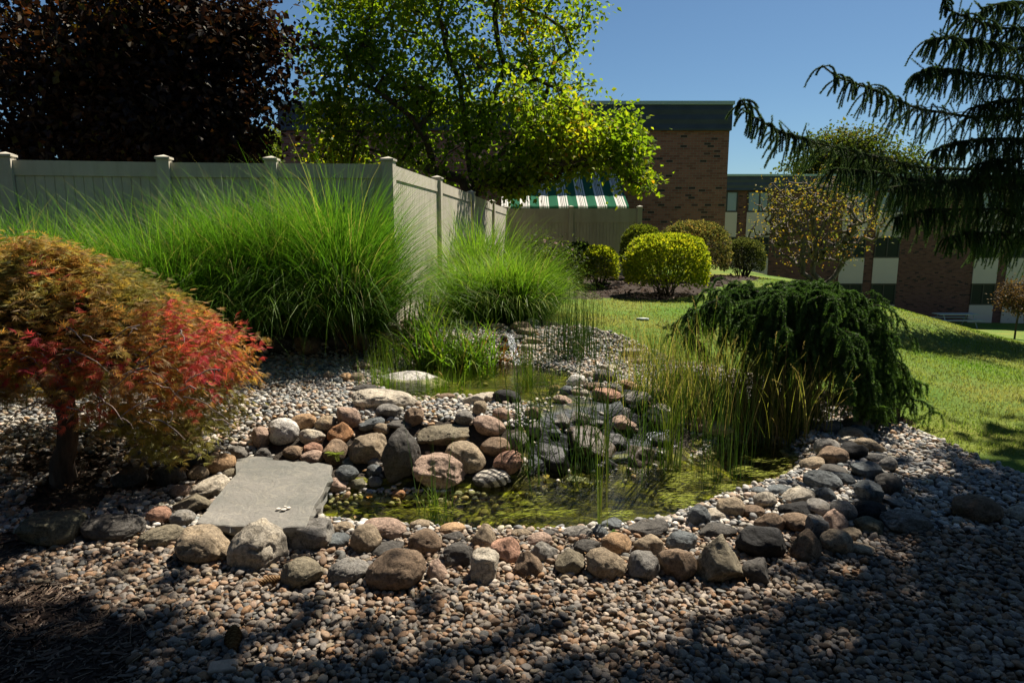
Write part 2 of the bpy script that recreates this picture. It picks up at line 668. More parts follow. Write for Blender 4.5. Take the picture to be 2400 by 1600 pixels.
MULCH_SPRUCE = np.array([tuple(G(u, v)[:2]) for u, v in [(1890, 940), (1960, 950), (2050, 990), (2130, 1000), (2110, 975), (2010, 950), (1900, 915)]])


def axis_pts(segs):
    out = []
    for a, b, st in segs:
        out.append(np.arange(a, b, st))
    return np.concatenate(out + [np.array([segs[-1][1]])])


gx = axis_pts([(-150, -60, 15), (-60, -20, 4), (-20, -6, 1), (-6, -3.6, .2), (-3.6, 4.4, .04), (4.4, 8, .2), (8, 20, .8), (20, 60, 4), (60, 165, 15)])
gy = axis_pts([(-20, 0, 4), (0, 1.6, .4), (1.6, 8.2, .04), (8.2, 14, .25), (14, 30, 1), (30, 60, 4), (60, 260, 20)])
XX, YY = np.meshgrid(gx, gy)
ZZ = zf(XX.ravel(), YY.ravel()).reshape(XX.shape)
near = (XX > -4) & (XX < 5) & (YY > 1.5) & (YY < 8.2)
ZZ = ZZ + np.where(near, 0.008 * fbm(np.stack([XX.ravel() * 6, YY.ravel() * 6, 0 * XX.ravel()], 1), 5).reshape(XX.shape), 0)
GV = np.stack([XX.ravel(), YY.ravel(), ZZ.ravel()], axis=1)
nx = len(gx)
ii, jj = np.meshgrid(np.arange(len(gy) - 1), np.arange(nx - 1), indexing='ij')
a0 = (ii * nx + jj).ravel()
GF = np.stack([a0, a0 + 1, a0 + nx + 1, a0 + nx], axis=1)
ctr = GV[GF].mean(axis=1)
cx, cy = ctr[:, 0], ctr[:, 1]
in_low, in_up = poly_sd(LOW_POND, cx, cy) < 0.07, poly_sd(UP_POND, cx, cy) < 0.05
in_mul = (poly_sd(MULCH_FRONT, cx, cy) < 0) | (poly_sd(MULCH_SHRUB, cx, cy) < 0) | (poly_sd(MULCH_SPRUCE, cx, cy) < 0)
in_lawn = (poly_sd(LAWN, cx, cy) < 0) & ~in_mul
CASC = poly_px([(1250, 935), (1330, 925), (1420, 945), (1500, 960), (1560, 1010), (1610, 1060), (1480, 1105), (1340, 1112), (1240, 1135), (1225, 1050), (1235, 980)], .1)
in_casc = (poly_sd(CASC, cx, cy) < 0)
pond = in_low | in_up | in_casc


def sub_sheet(mask, name, mat):
    F = GF[mask]
    use = np.unique(F)
    remap = np.zeros(len(GV), np.int64)
    remap[use] = np.arange(len(use))
    mb = MB()
    mb.add(GV[use], remap[F])
    return tag(mb.build(name, mat, smooth=True), kind='structure')


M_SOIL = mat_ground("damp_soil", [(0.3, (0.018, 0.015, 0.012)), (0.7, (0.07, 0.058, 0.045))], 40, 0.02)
M_MULCH = mat_ground("bark_mulch_ground", [(0.3, (0.012, 0.009, 0.007)), (0.7, (0.06, 0.042, 0.032))], 55, 0.02)
M_LAWN = mat_ground("mown_lawn", [(0.3, (0.05, 0.08, 0.012)), (0.55, (0.11, 0.17, 0.025)), (0.75, (0.2, 0.22, 0.06))], 45, 0.02,
                    big=(0.9, [(0.35, (0.75, 1.0, 0.7)), (0.5, (1, 1, 1)), (0.65, (1.5, 1.1, 1.1))]))
# pond floor: silt, stones and yellow-green algae in streaks
m, nt, out = new_mat("algae_pond_floor")
b = principled(nt, out, 0.8, 0.2)
tc = nd(nt, "ShaderNodeTexCoord")
mp = nd(nt, "ShaderNodeMapping")
mp.inputs['Scale'].default_value = (1.0, 2.6, 1)
nt.links.new(tc.outputs['Object'], mp.inputs[0])
n1 = noise(nt, 3.2, 6, 0.68, mp.outputs[0], 1.2)
n2 = noise(nt, 26, 6, 0.7, mp.outputs[0], 0.5)
r1 = ramp(nt, [(0.34, (0.012, 0.012, 0.005)), (0.47, (0.045, 0.042, 0.01)), (0.58, (0.17, 0.17, 0.02)), (0.69, (0.48, 0.52, 0.035))])
nt.links.new(n1.outputs[0], r1.inputs[0])
r2 = ramp(nt, [(0.35, (0.35, 0.33, 0.25)), (0.55, (1, 1, 1)), (0.72, (1.35, 1.3, 1.1))])
nt.links.new(n2.outputs[0], r2.inputs[0])
nt.links.new(mix(nt, 1.0, r1.outputs[0], r2.outputs[0], 'MULTIPLY'), b.inputs['Base Color'])
bump(nt, n2.outputs[0], b, 0.02)
M_FLOOR = m

sub_sheet(pond, "pond_floor", M_FLOOR)
sub_sheet(in_lawn & ~pond, "lawn", M_LAWN)
sub_sheet(in_mul & ~in_lawn & ~pond, "mulch_bed", M_MULCH)
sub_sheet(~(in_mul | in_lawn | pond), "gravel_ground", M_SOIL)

# ------------------------------------------------------------------ water
m, nt, out = new_mat("clear_pond_water")
tr = nd(nt, "ShaderNodeBsdfTransparent")
tr.inputs[0].default_value = (0.86, 0.88, 0.62, 1)
gl = nd(nt, "ShaderNodeBsdfGlossy")
gl.inputs['Roughness'].default_value = 0.06
fr = nd(nt, "ShaderNodeFresnel")
fr.inputs[0].default_value = 1.5
ms = nd(nt, "ShaderNodeMixShader")
tc = nd(nt, "ShaderNodeTexCoord")
mp = nd(nt, "ShaderNodeMapping")
mp.inputs['Scale'].default_value = (1.0, 2.2, 1)
nt.links.new(tc.outputs['Object'], mp.inputs[0])
n1 = noise(nt, 9, 3, 0.55, mp.outputs[0], 0.8)
bp = nd(nt, "ShaderNodeBump")
bp.inputs['Distance'].default_value = 0.03
bp.inputs['Strength'].default_value = 0.32
nt.links.new(n1.outputs[0], bp.inputs['Height'])
nt.links.new(bp.outputs[0], gl.inputs['Normal'])
nt.links.new(bp.outputs[0], fr.inputs['Normal'])
nt.links.new(fr.outputs[0], ms.inputs[0])
nt.links.new(tr.outputs[0], ms.inputs[1])
nt.links.new(gl.outputs[0], ms.inputs[2])
nt.links.new(ms.outputs[0], out.inputs[0])
M_WATER = m
M_STREAM = m.copy()
M_STREAM.name = 'shallow_running_water'
for n_ in M_STREAM.node_tree.nodes:
    if n_.type == 'BSDF_GLOSSY':
        n_.inputs['Roughness'].default_value = .45
        n_.inputs['Color'].default_value = (.13, .14, .15, 1)


def water_sheet(poly, z, name):
    x0, y0 = poly.min(0) - 0.1
    x1, y1 = poly.max(0) + 0.1
    X, Y = np.meshgrid(np.arange(x0, x1, .05), np.arange(y0, y1, .05))
    V = np.stack([X.ravel(), Y.ravel(), np.full(X.size, z)], 1)
    V[:, 2] += 0.002 * fbm(V * 7, 3)
    n = X.shape[1]
    i, j = np.meshgrid(np.arange(X.shape[0] - 1), np.arange(n - 1), indexing='ij')
    a = (i * n + j).ravel()
    F = np.stack([a, a + 1, a + n + 1, a + n], 1)
    c = V[F].mean(1)
    keep = poly_sd(poly, c[:, 0], c[:, 1]) < 0.05
    mb = MB()
    mb.add(V, F[keep])
    return tag(mb.build(name, M_WATER, smooth=True), kind='structure')


water_sheet(LOW_POND, Z_LOW, "pond_water")
water_sheet(UP_POND, Z_UP, "upper_pond_water")
# a thin film of water running over the cascade
lo_, hi_ = CASC.min(0), CASC.max(0)
X, Y = np.meshgrid(np.arange(lo_[0], hi_[0], .02), np.arange(lo_[1], hi_[1], .02))
Vc = np.stack([X.ravel(), Y.ravel(), zf(X.ravel(), Y.ravel())], 1)
Vc[:, 2] += .013 + .004 * fbm(Vc * 10, 23, 2)
nn_ = X.shape[1]
i_, j_ = np.meshgrid(np.arange(X.shape[0] - 1), np.arange(nn_ - 1), indexing='ij')
a_ = (i_ * nn_ + j_).ravel()
Fc = np.stack([a_, a_ + 1, a_ + nn_ + 1, a_ + nn_], 1)
cc_ = Vc[Fc].mean(1)
kk_ = (poly_sd(CASC, cc_[:, 0], cc_[:, 1]) < -.03) & (poly_sd(LOW_POND, cc_[:, 0], cc_[:, 1]) > .03) & (poly_sd(UP_POND, cc_[:, 0], cc_[:, 1]) > .03)
mb = MB()
mb.add(Vc, Fc[kk_])
tag(mb.build("stream_water", M_STREAM, smooth=True), kind='structure')

# ------------------------------------------------------------------ boulders
def ico(sub):
    bm = bmesh.new()
    bmesh.ops.create_icosphere(bm, subdivisions=sub, radius=1.0)
    bm.verts.ensure_lookup_table()
    V = np.array([v.co[:] for v in bm.verts])
    F = np.array([[v.index for v in f.verts] for f in bm.faces])
    bm.free()
    return norm(V), F


ICO5, ICO4, ICO3, ICO2 = ico(5), ico(4), ico(3), ico(2)
COLS = {'tan': (.30, .24, .165), 'grey': (.21, .20, .18), 'pale': (.40, .36, .29), 'pink': (.36, .26, .20), 'dark': (.085, .08, .072),
        'brown': (.21, .15, .10), 'rust': (.34, .18, .085), 'white': (.56, .54, .50), 'olive': (.19, .165, .115), 'slate': (.13, .145, .15),
        'red': (.36, .21, .145), 'moss': (.11, .105, .07), 'orange': (.38, .25, .14), 'black': (.022, .022, .022)}


def boulder_shape(seed, kind, lod=ICO4):
    rng = np.random.default_rng(seed)
    V, F = lod[0].copy(), lod[1]
    if kind in 'apbf':
        npl = {'a': 11, 'p': 7, 'b': 9, 'f': 7}[kind]
        for k in range(npl):
            n = norm(rng.normal(0, 1, 3))
            if kind == 'b' and k < 6:
                n = np.eye(3)[k % 3] * (1 if k < 3 else -1)
                n = norm(n + rng.normal(0, .16, 3))
            if kind == 'f' and k == 0:
                n = norm(np.array([rng.normal(0, .1), rng.normal(0, .1), 1]))
            d = rng.uniform(.62, .86) if kind != 'f' or k else .5
            h = V @ n - d
            V = V - np.where(h > 0, h * 0.88, 0)[:, None] * n
    else:
        for k in range(4):
            n = norm(rng.normal(0, 1, 3))
            h = V @ n - rng.uniform(.72, .9)
            V = V - np.where(h > 0, h * 0.6, 0)[:, None] * n
    if kind == 'p':
        t = 1 - 0.36 * (V[:, 2:3] + 0.6)
        V = V * np.concatenate([t, t, np.ones_like(t)], 1)
    if kind == 'e':
        t = 1 - 0.2 * V[:, 0:1]
        V = V * np.concatenate([np.ones_like(t), t, t], 1)
    o = rng.uniform(0, 90, 3)
    N = norm(V)
    V = V + N * (0.09 * fbm(V * 1.5 + o, seed, 2))[:, None]
    V = V + N * (0.034 * fbm(V * 4.2 + o, seed + 9, 4, .6))[:, None]
    crk = np.abs(vnoise(V * 2.3 + o, seed + 4))
    V = V - N * (0.085 * np.exp(-(crk / 0.05) ** 2) * (vnoise(V * 1.1 + o, seed + 6) > 0.15))[:, None]
    lo, hi = V.min(0), V.max(0)
    return (V - (lo + hi) / 2) / ((hi - lo) / 2), F


GROUPS = {'R': 'boulders ringing the front of the pond', 'W': 'boulders stacked in the wall behind the lower pond',
          'U': 'stones around the upper pond and its wall', 'C': 'stones in the cascade between the ponds'}
BOULDERS = '''
125 1244 138 89 0 b moss R|big mossy boulder at the far left end of the front row in maple shade
263 1237 142 74 0 r dark R|broad dark boulder with dappled light next to the mossy one at the left end
380 1257 120 58 -8 r olive R|low olive loaf shaped boulder left of the big tan one below the slab
482 1281 134 98 28 e tan R|big tan boulder sloping down to the right under the slab's left front corner
605 1274 136 130 8 p pale R|tall pale pointed boulder leaning at the middle of the slab's front edge
723 1257 114 78 -10 b grey R|squarish grey boulder just right of the tall pale pointed one
706 1346 106 82 -6 a olive R|angular olive boulder lying on gravel in front of the squarish grey one
819 1339 108 68 -10 r grey R|long grey boulder on gravel left of the biggest speckled tan egg
928 1340 142 104 -18 r brown R|largest speckled brown egg boulder at the front middle of the ring
857 1265 76 78 0 r tan R|round tan boulder behind the long grey one
898 1240 112 58 0 r pink R|oblong pinkish boulder at the waterline behind the round tan one
902 1287 90 40 -8 f dark R|flat dark ledge stone wedged below the oblong pinkish boulder
996 1272 82 68 0 r brown R|round brown boulder between the pinkish oblong and the grass tuft
1024 1338 56 60 0 p pink R|small pink wedge stone right of the biggest brown egg
1076 1303 76 62 0 a dark R|angular charcoal boulder behind the small pink wedge
1137 1330 68 86 4 b pale R|upright pale block with a flat top in the front row
1134 1256 58 62 0 p tan R|pointed tan stone at the waterline behind the pale block
1184 1292 72 68 0 a red R|reddish brown boulder right of the upright pale block
1239 1323 68 66 -5 p brown R|pear shaped brown boulder standing on gravel in the front row
1274 1295 68 52 0 a grey R|speckled grey boulder behind the pear shaped brown one
1264 1266 60 38 -10 r pink R|small smooth pink stone behind the speckled grey boulder
1336 1319 74 64 30 b olive R|tilted olive grey boulder leaning right in the front row
1422 1322 98 80 10 e tan R|big tan boulder with a curved ridge on its front face
1444 1277 72 60 0 r orange R|orange tan round boulder behind the ridged tan one
1376 1283 66 40 0 a dark R|pitted charcoal stone behind the tilted olive boulder
1519 1278 76 56 12 a tan R|tan crested boulder above the mottled grey one
1510 1330 78 76 0 a grey R|mottled grey boulder under the tan crested one
1589 1325 86 86 0 a brown R|round brown boulder with a broken underside left of the huge dark one
1684 1311 126 130 0 p olive R|huge dome shaped boulder at the right end of the front row
1597 1270 76 54 -8 r slate R|smooth slate grey boulder behind the round brown one
1772 1340 64 58 20 a dark R|low dark stone in shade right of the huge dome boulder
1513 1236 108 44 -8 f dark R|dark layered flat rock at the water's edge
1355 1248 70 34 -5 r grey R|grey brown low stone at the waterline above the tilted olive boulder
1433 1231 50 34 0 a slate R|blue grey stone at the waterline left of the layered flat rock
1409 1244 42 36 0 p slate R|little slate wedge beside the tall rush at the waterline
1639 1211 54 58 0 r slate R|blue slate round boulder at the bend of the shore
1677 1208 52 28 0 f pale R|small pale stone lying flat beside the blue slate boulder
1712 1190 56 46 0 r tan R|tan round boulder at the shore under the tall rushes
1763 1198 50 28 0 r brown R|low brown stone right of the tan shore boulder
986 1229 52 26 0 r tan R|low tan stone at the foot of the grass tuft
1060 1240 64 32 0 r orange R|orange pink stone at the waterline right of the grass tuft
1064 1258 56 30 0 a dark R|dark stone below the orange pink waterline stone
806 1236 52 28 0 r tan R|low tan stone at the slab's right front corner
792 1268 56 38 -20 f slate R|flat blue slate flake between the squarish grey and round tan boulders
1221 1250 52 24 0 r tan R|thin tan stone at the waterline behind the small smooth pink one
1288 1251 46 20 0 a dark R|dark sliver of stone at the waterline before the grey brown one
1792 1172 50 36 -20 r pale R|pale tilted stone on the right shore
1870 1163 80 44 -10 r pale R|speckled pale boulder on the right shore bank
1933 1158 44 36 0 a slate R|small slate block right of the speckled pale boulder
1928 1127 92 54 6 r slate R|large smooth blue grey boulder on the right bank
1976 1123 54 30 12 r slate R|blue grey stone tucked behind the large smooth one
1953 1108 74 36 8 f dark R|dark flat rock above the large blue grey boulder
1866 1197 86 44 -6 a black R|near black boulder below the speckled pale one
1917 1192 56 44 0 r grey R|grey tan boulder right of the near black one
1808 1230 62 56 0 a brown R|dark pinkish brown boulder above the big pitted rock
1866 1226 68 46 0 r brown R|brown dome stone right of the dark pinkish one
1783 1272 124 92 12 a black R|very dark pitted angular rock in the right heap
1680 1244 90 42 0 a dark R|dark rock half hidden behind the huge dome boulder
1892 1280 62 76 0 p brown R|upright brown stone right of the very dark pitted rock
1962 1272 68 58 24 r tan R|smooth tan oval boulder at the right heap's front
1913 1244 40 60 0 b grey R|narrow grey upright stone in the right heap
1957 1221 52 54 0 p pink R|pinkish upright pointed stone in the right heap
1973 1199 58 48 0 r grey R|grey boulder behind the pinkish pointed stone
2017 1284 60 34 14 f tan R|flat tan stone at the right heap's lower right corner
1995 1253 42 32 0 a tan R|rough tan stone above the flat tan one
2035 1199 78 54 0 r black R|very dark smooth boulder left of the long grey block
2120 1221 114 64 3 b grey R|long grey block at the right end of the heap
2040 1233 64 42 10 a moss R|dark greenish stone below the very dark smooth boulder
2035 1157 56 56 40 a slate R|blue grey stone tilted steeply on the right bank
2091 1176 56 28 18 f grey R|flat grey stone leaning right behind the long block
2082 1136 56 52 0 r dark R|dark round boulder at the outer side of the right bank
2031 1105 68 40 6 a slate R|slate boulder on top of the right bank
2084 1090 34 36 0 a grey R|small grey stone beside the slate boulder on top of the bank
2051 1076 48 26 0 f grey R|thin grey flagstone on the upper right bank
1950 1070 62 42 0 r brown R|round brown boulder facing the water on the right bank
1939 1047 54 38 0 r grey R|dark grey dome stone above the round brown boulder
2002 1061 54 40 0 a black R|very dark stone right of the round brown boulder
2040 1044 66 34 24 r tan R|long tan stone slanting down right on the upper bank
1993 1036 46 22 0 f pale R|pale flat stone above the very dark one on the bank
1993 1017 50 30 0 r tan R|tan grey oval stone near the top of the bank
2020 1010 50 28 20 r slate R|blue grey oval leaning on the tan grey one at the bank's top
2002 995 56 26 4 r tan R|topmost tan stone of the right bank under the weeping spruce
1948 1003 44 32 0 a grey R|grey stone at the foot of the yellow rushes
1908 967 34 34 0 a dark R|dark stone between the yellow rushes and the weeping spruce
1904 1087 52 30 -20 r tan R|tan stone at the pond's right edge
1778 1152 40 22 0 r slate R|small slate stone half in the water on the right
1823 1150 58 26 -8 r slate R|dark slate slab dipping into the water on the right
2292 1195 112 74 6 r brown R|lone dark boulder on gravel far right
2388 1206 44 38 0 r pale R|pale boulder cut by the right picture edge
373 1208 56 46 0 r red R|dull red boulder in shade left of the slab
428 1214 60 42 0 r grey R|grey brown boulder tucked under the slab's left corner
453 1180 90 48 -8 a olive R|mottled olive boulder along the slab's left side
424 1152 56 36 0 r pink R|pinkish rounded stone above the mottled olive boulder
493 1140 94 58 -12 f pale R|broad pale mottled rock along the slab's upper left side
464 1108 48 36 0 r tan R|tan stone above the broad pale mottled rock
518 1088 66 50 -10 r orange R|orange tan boulder near the slab's upper left corner
442 1077 46 38 0 r moss R|round yellow moss covered stone under the maple's hanging tips
397 1115 76 60 -10 a dark R|dark boulder in the maple's shade left of the mossy round stone
308 1116 86 56 -18 a dark R|long dark rock in the maple's shade between trunk and slab
540 1110 48 26 -8 r olive R|small olive stone touching the slab's left edge
553 1063 62 42 -5 a grey R|pale grey rock behind the slab under the maple
446 1012 66 56 0 a pale R|rough pale rock half hidden by the maple's lower foliage
666 1012 72 68 0 r white W|round pinkish white boulder at the left end of the wall
612 1026 52 56 0 a pink W|pinkish grey boulder behind the round white one
711 988 62 40 -4 r orange W|oblong orange tan boulder on top of the wall
733 1024 62 42 12 r pale W|smooth pale egg stone right of the round white boulder
763 994 50 44 -25 r tan W|tan stone right of the oblong orange one on the wall
799 1013 64 52 0 p rust W|rust brown triangular stone in the wall
819 977 62 52 20 a pink W|pinkish tan boulder at the wall top above the rust triangle
733 1051 48 32 0 r red W|reddish stone below the smooth pale egg
688 1061 50 34 0 r brown W|brown stone behind the slab's back edge
620 1064 46 32 0 a dark W|dark brown stone behind the slab's back left
733 1072 62 36 -8 r pink W|pink cream stone touching the slab's back right corner
787 1060 64 60 -12 a brown W|brown boulder behind the small fern sprout
860 1052 92 78 -15 a tan W|round tan boulder with a broken top in the middle of the wall
940 1068 92 134 6 e dark W|tallest dark standing boulder in the wall
1028 1101 138 88 18 p pink W|big pink triangular boulder at the waterline
1091 1071 98 80 30 r tan W|tan grey egg boulder above the pink triangle
1040 1022 128 56 -4 f olive W|long olive flat topped boulder above the tan grey egg
1147 998 78 52 20 r pink W|pinkish oblong boulder high on the wall's right part
1164 1048 78 48 0 r brown W|brown oval boulder below the pinkish oblong
1191 1084 72 58 -30 r red W|reddish boulder above the striped stone
1151 1123 90 46 -8 r white B W|black and white striped gneiss boulder at the waterline
872 992 64 36 -25 f slate W|slate stone slanting across the wall below the pinkish tan boulder
895 1005 40 30 15 r tan W|small tan stone below the slanting slate one
938 998 62 26 5 f dark W|dark thin wedge above the tallest dark boulder
913 965 64 40 10 a grey W|grey tan boulder in front of the long pale one
899 938 154 54 3 r pale W|long pale boulder lying on the gravel terrace above the wall
971 976 48 48 0 a brown W|rough brown stone right of the grey tan boulder on the wall top
1088 980 44 40 0 r grey W|round grey stone under the little standing stone
1124 958 34 40 0 b tan W|little tan standing stone perched on the wall top
1112 937 52 30 0 b pale W|pale block stone behind the little standing stone
1177 971 48 34 10 r pink W|pink grey stone at the wall top beside the black wet rock
812 1109 56 40 0 r slate W|dark slate stone above the slab's right edge
877 1102 40 30 0 a slate W|grey stone left of the tallest dark boulder's foot
878 1083 34 26 0 p grey W|small grey wedge below the round tan boulder with a broken top
835 1134 52 28 -12 a moss W|dark greenish stone at the waterline
879 1129 36 30 0 a slate W|blue grey stone at the waterline left of the tallest boulder
791 1137 46 38 35 b pink W|pinkish tan wedge standing by the slab's right edge
815 1082 30 24 0 p slate W|little grey pointed stone below the brown boulder with the sprout
937 1158 46 22 0 a rust W|yellow brown rock breaking the water's surface
1213 1032 56 48 0 a grey W|grey boulder behind the rushes at the wall's right end
968 894 168 54 3 r white U|long white boulder at the edge of the upper pond
851 912 60 22 -5 f dark U|dark flat stone left of the long white boulder
1188 931 68 38 10 r black U|black wet rock at the outlet of the upper pond
1047 930 44 18 0 r brown U|brown streaked stone on the gravel behind the wall
1140 932 42 24 0 f pale U|pale flat stone left of the black wet rock
810 886 32 26 0 r orange U|orange tan stone on the left shore of the upper pond
838 886 32 26 0 r tan U|tan stone right of the orange one on the upper pond's left shore
792 893 24 20 0 r slate U|small blue grey stone left of the orange one
770 880 26 22 0 r tan U|leftmost small tan stone of the upper pond's shore
850 860 48 22 0 f tan U|flat tan stone at the foot of the leaning red stems
590 767 36 34 0 r grey U|grey round stone nearest the maple in the upper wall
631 766 44 44 0 r tan U|round tan stone on top of the upper wall beside the maple
673 769 44 34 0 r grey U|grey stone on the upper wall right of the round tan one
652 805 72 46 0 r dark U|dark broad stone at the foot of the upper wall by the maple
722 808 78 38 0 b brown U|long brown block at the foot of the upper wall
735 770 56 34 0 r dark U|dark stone on the upper wall under the big grass clump
790 800 52 40 0 a dark U|dark stone at the upper wall's foot under the big grass clump
790 765 46 30 0 r brown U|brown stone on the upper wall's top under the big grass clump
846 801 40 46 0 b brown U|upright brown stone in the upper wall behind the leaning stems
846 758 54 26 0 f tan U|flat tan stone on the upper wall left of the corner post
909 792 46 30 0 r tan U|striped looking tan stone below the corner post
904 769 62 28 0 f pale U|pale flat stone in front of the fence's corner post
968 748 68 24 -4 f pale U|pale flagstone right of the fence's corner post
952 771 62 28 0 f tan U|tan flagstone below the pale one by the corner post
1000 762 38 26 0 r tan U|small tan stone behind the strappy grass
1090 758 54 18 0 f pale U|thin pale flagstone behind the strappy grass
1220 766 50 26 -5 r brown U|brown rounded stone topping the upper cascade
1236 777 52 20 4 f tan U|tan flat stone under the brown one of the upper cascade
1200 794 54 22 0 f dark U|dark wet ledge of the upper cascade
1158 766 56 18 0 f tan U|thin tan ledge left of the brown rounded stone
1247 800 44 20 0 f tan U|tan ledge right of the little waterfall
1240 815 42 18 0 f pale U|pale ledge beside the little waterfall
1190 814 46 20 0 f black U|black wet stone under the little waterfall
1247 755 34 20 0 r pale U|pale pebble like stone behind the brown rounded one
1351 894 46 34 -15 r white U|cream egg stone perched on the right shore of the upper pond
1327 916 32 26 0 r slate U|slate stone under the cream egg
1301 912 30 22 0 r pink U|pinkish stone at the waterline left of the slate one
1348 921 22 18 0 r tan U|little tan stone under the cream egg
1370 922 24 20 0 r pale U|little pale stone right of the cream egg
1418 884 58 38 0 r dark U|dark brown dome boulder behind the cream egg
1380 880 32 22 0 r tan U|tan stone between cream egg and dark dome
1388 907 44 24 0 r brown U|brown stone right of the cream egg
1437 912 44 28 0 r grey U|grey stone below the dark dome
1421 926 70 36 8 f red U|flat red slab stone on the right shore
1491 936 78 38 0 a grey U|grey angular rock right of the flat red slab
1470 903 50 26 10 r orange U|orange brown stone behind the grey angular rock
1319 938 44 24 14 r pink C|pinkish stone in the water at the top of the cascade
1542 972 64 56 -5 a white B C|white rock with dark stripes at the cascade's right
1456 989 70 34 0 p pink C|pale pink rock in the middle of the cascade
1657 997 130 40 8 r pink C|long pale rock at the foot of the rushes right of the cascade
1482 828 56 24 0 f grey U|grey flat rock on the gravel path behind the upper pond
1430 863 48 18 0 f pale U|pale flat stone on the gravel behind the dark dome
1500 848 50 20 0 r tan U|tan stone on the gravel beside the lawn
1545 919 48 22 0 r tan U|tan stone among the rushes right of the orange brown one
1482 950 22 14 0 r white U|small white stone under the grey angular rock
1374 1026 140 72 6 a brown W C|broad wet brown slab in the middle of the cascade
1500 1054 104 42 0 a brown W C|wet brown slab at the foot of the cascade
1334 958 116 26 0 a olive W C|long wet ledge at the top of the cascade
1310 981 64 30 0 a olive W C|wet olive ledge below the long one
1466 965 70 30 0 a grey W C|wet grey ledge right of the cascade's middle
1396 992 48 20 0 r moss W C|mossy wet stone in the running water
1255 1008 32 40 0 r grey C|grey upright stone behind the rushes left of the cascade
1300 1015 32 22 0 r slate C|slate stone left of the broad wet slab
1250 966 38 32 0 a brown C|brown stone left of the cascade's top
1440 1030 60 40 0 a black W C|black wet rock between the two brown slabs
1290 1060 90 50 0 a black W C|black wet rock in the shade under the broad brown slab
1400 1075 110 40 0 a black W C|black wet rock under the cascade at the waterline
1555 1035 60 34 0 r dark W C|dark wet rock behind the white water
'''
BOULDER_RINGS = []


def place_boulders():
    for i, line in enumerate(BOULDERS.strip().split('\n')):
        head, label = line.split('|')
        p = head.split()
        u, v, w, h, tilt = [float(q) for q in p[:5]]
        if u > 1640 and w < 72 and p[-1] == 'R':
            w, h = w * 1.16, h * 1.16
        kind, colname = p[5], p[6]
        flags = p[7:-1]
        grp = p[-1]
        rng = np.random.default_rng(1000 + i)
        g = G(u, v + 0.40 * h)
        t = g[1] / ray(u, v)[1]
        rx = w / 2 / FPX * t
        hh = h / 2 / FPX * t
        ry = math.sqrt(rx * hh) * (1.0 if kind != 'f' else 1.25)
        ry = min(ry, rx * 1.1)
        if 'W' in flags and kind == 'a':
            ry = rx * 1.05
        phi = math.atan2(CAMZ - g[2], g[1])
        rz = math.sqrt(max(hh ** 2 - (ry * math.sin(phi)) ** 2, (0.62 * hh) ** 2)) / math.cos(phi)
        c = P(u, v, g[1] + 0.45 * ry)
        if 'W' in flags and kind == 'a':             # bedded ledge: the body goes down into the slope
            dz_ = max(0.0, .13 - rz)
            rz += dz_
            c = c - [0, 0, dz_]
        lod = ICO5 if w > 90 else (ICO4 if w > 40 else ICO3)
        V, F = boulder_shape(77 + i * 13, kind, lod)
        a = math.radians(tilt)
        # keep the pictured box after tilting
        ca, sa = abs(math.cos(a)), abs(math.sin(a))
        k1 = ca * rx + sa * rz
        k2 = sa * rx + ca * rz
        V = V * np.array([rx, ry, rz])
        R = np.array([[math.cos(a), 0, math.sin(a)], [0, 1, 0], [-math.sin(a), 0, math.cos(a)]])
        V = V @ R.T
        lo, hi = V.min(0), V.max(0)
        V = V - (lo + hi) / 2
        V = V * np.array([2 * rx / (hi[0] - lo[0]), 1, 2 * rz / (hi[2] - lo[2])])
        mb = MB()
        mb.add(V, F)
        mat = M_ROCK
        if 'B' in flags: mat = M_BAND
        if 'W' in flags: mat = M_WET
        o = mb.build("boulder", mat, smooth=True)
        o.location = c
        col = np.array(COLS[colname]) * rng.uniform(.88, 1.14)
        if 'W' in flags: col = col * .3
        o.color = (*col, 1)
        tag(o, label, 'boulder' if w > 45 else 'stone', GROUPS[grp])
        BOULDER_RINGS.append((c[0], c[1], rx, ry, c[2]))


place_boulders()

# ------------------------------------------------------------------ river pebbles
PEB_SETS = {'n': [], 'f': []}
for k in range(14):
    for key, lod in (('n', ICO3 if False else ICO2), ('f', ico(1) if False else ICO2)):
        pass
ICO1 = ico(1)
for k in range(14):
    rng = np.random.default_rng(300 + k)
    o = rng.uniform(0, 50, 3)
    for key, lod in (('n', ico(3)), ('m', ICO2), ('f', ICO2)):
        V = lod[0].copy()
        for q in range(5):
            n = norm(rng.normal(0, 1, 3))
            hgt = V @ n - rng.uniform(.6, .85)
            V = V - np.where(hgt > 0, hgt * 0.75, 0)[:, None] * n
        V = V * (1 + 0.14 * fbm(V * 1.3 + o, k, 2))[:, None]
        PEB_SETS.setdefault(key, []).append((V, lod[1]))

PEB_COLS = np.array([(.42, .385, .33), (.32, .305, .28), (.50, .455, .385), (.36, .265, .18), (.42, .265, .145), (.22, .215, .205), (.14, .145, .15),
                     (.43, .33, .255), (.56, .525, .47), (.25, .18, .12), (.36, .32, .235), (.19, .205, .20), (.44, .30, .19)])


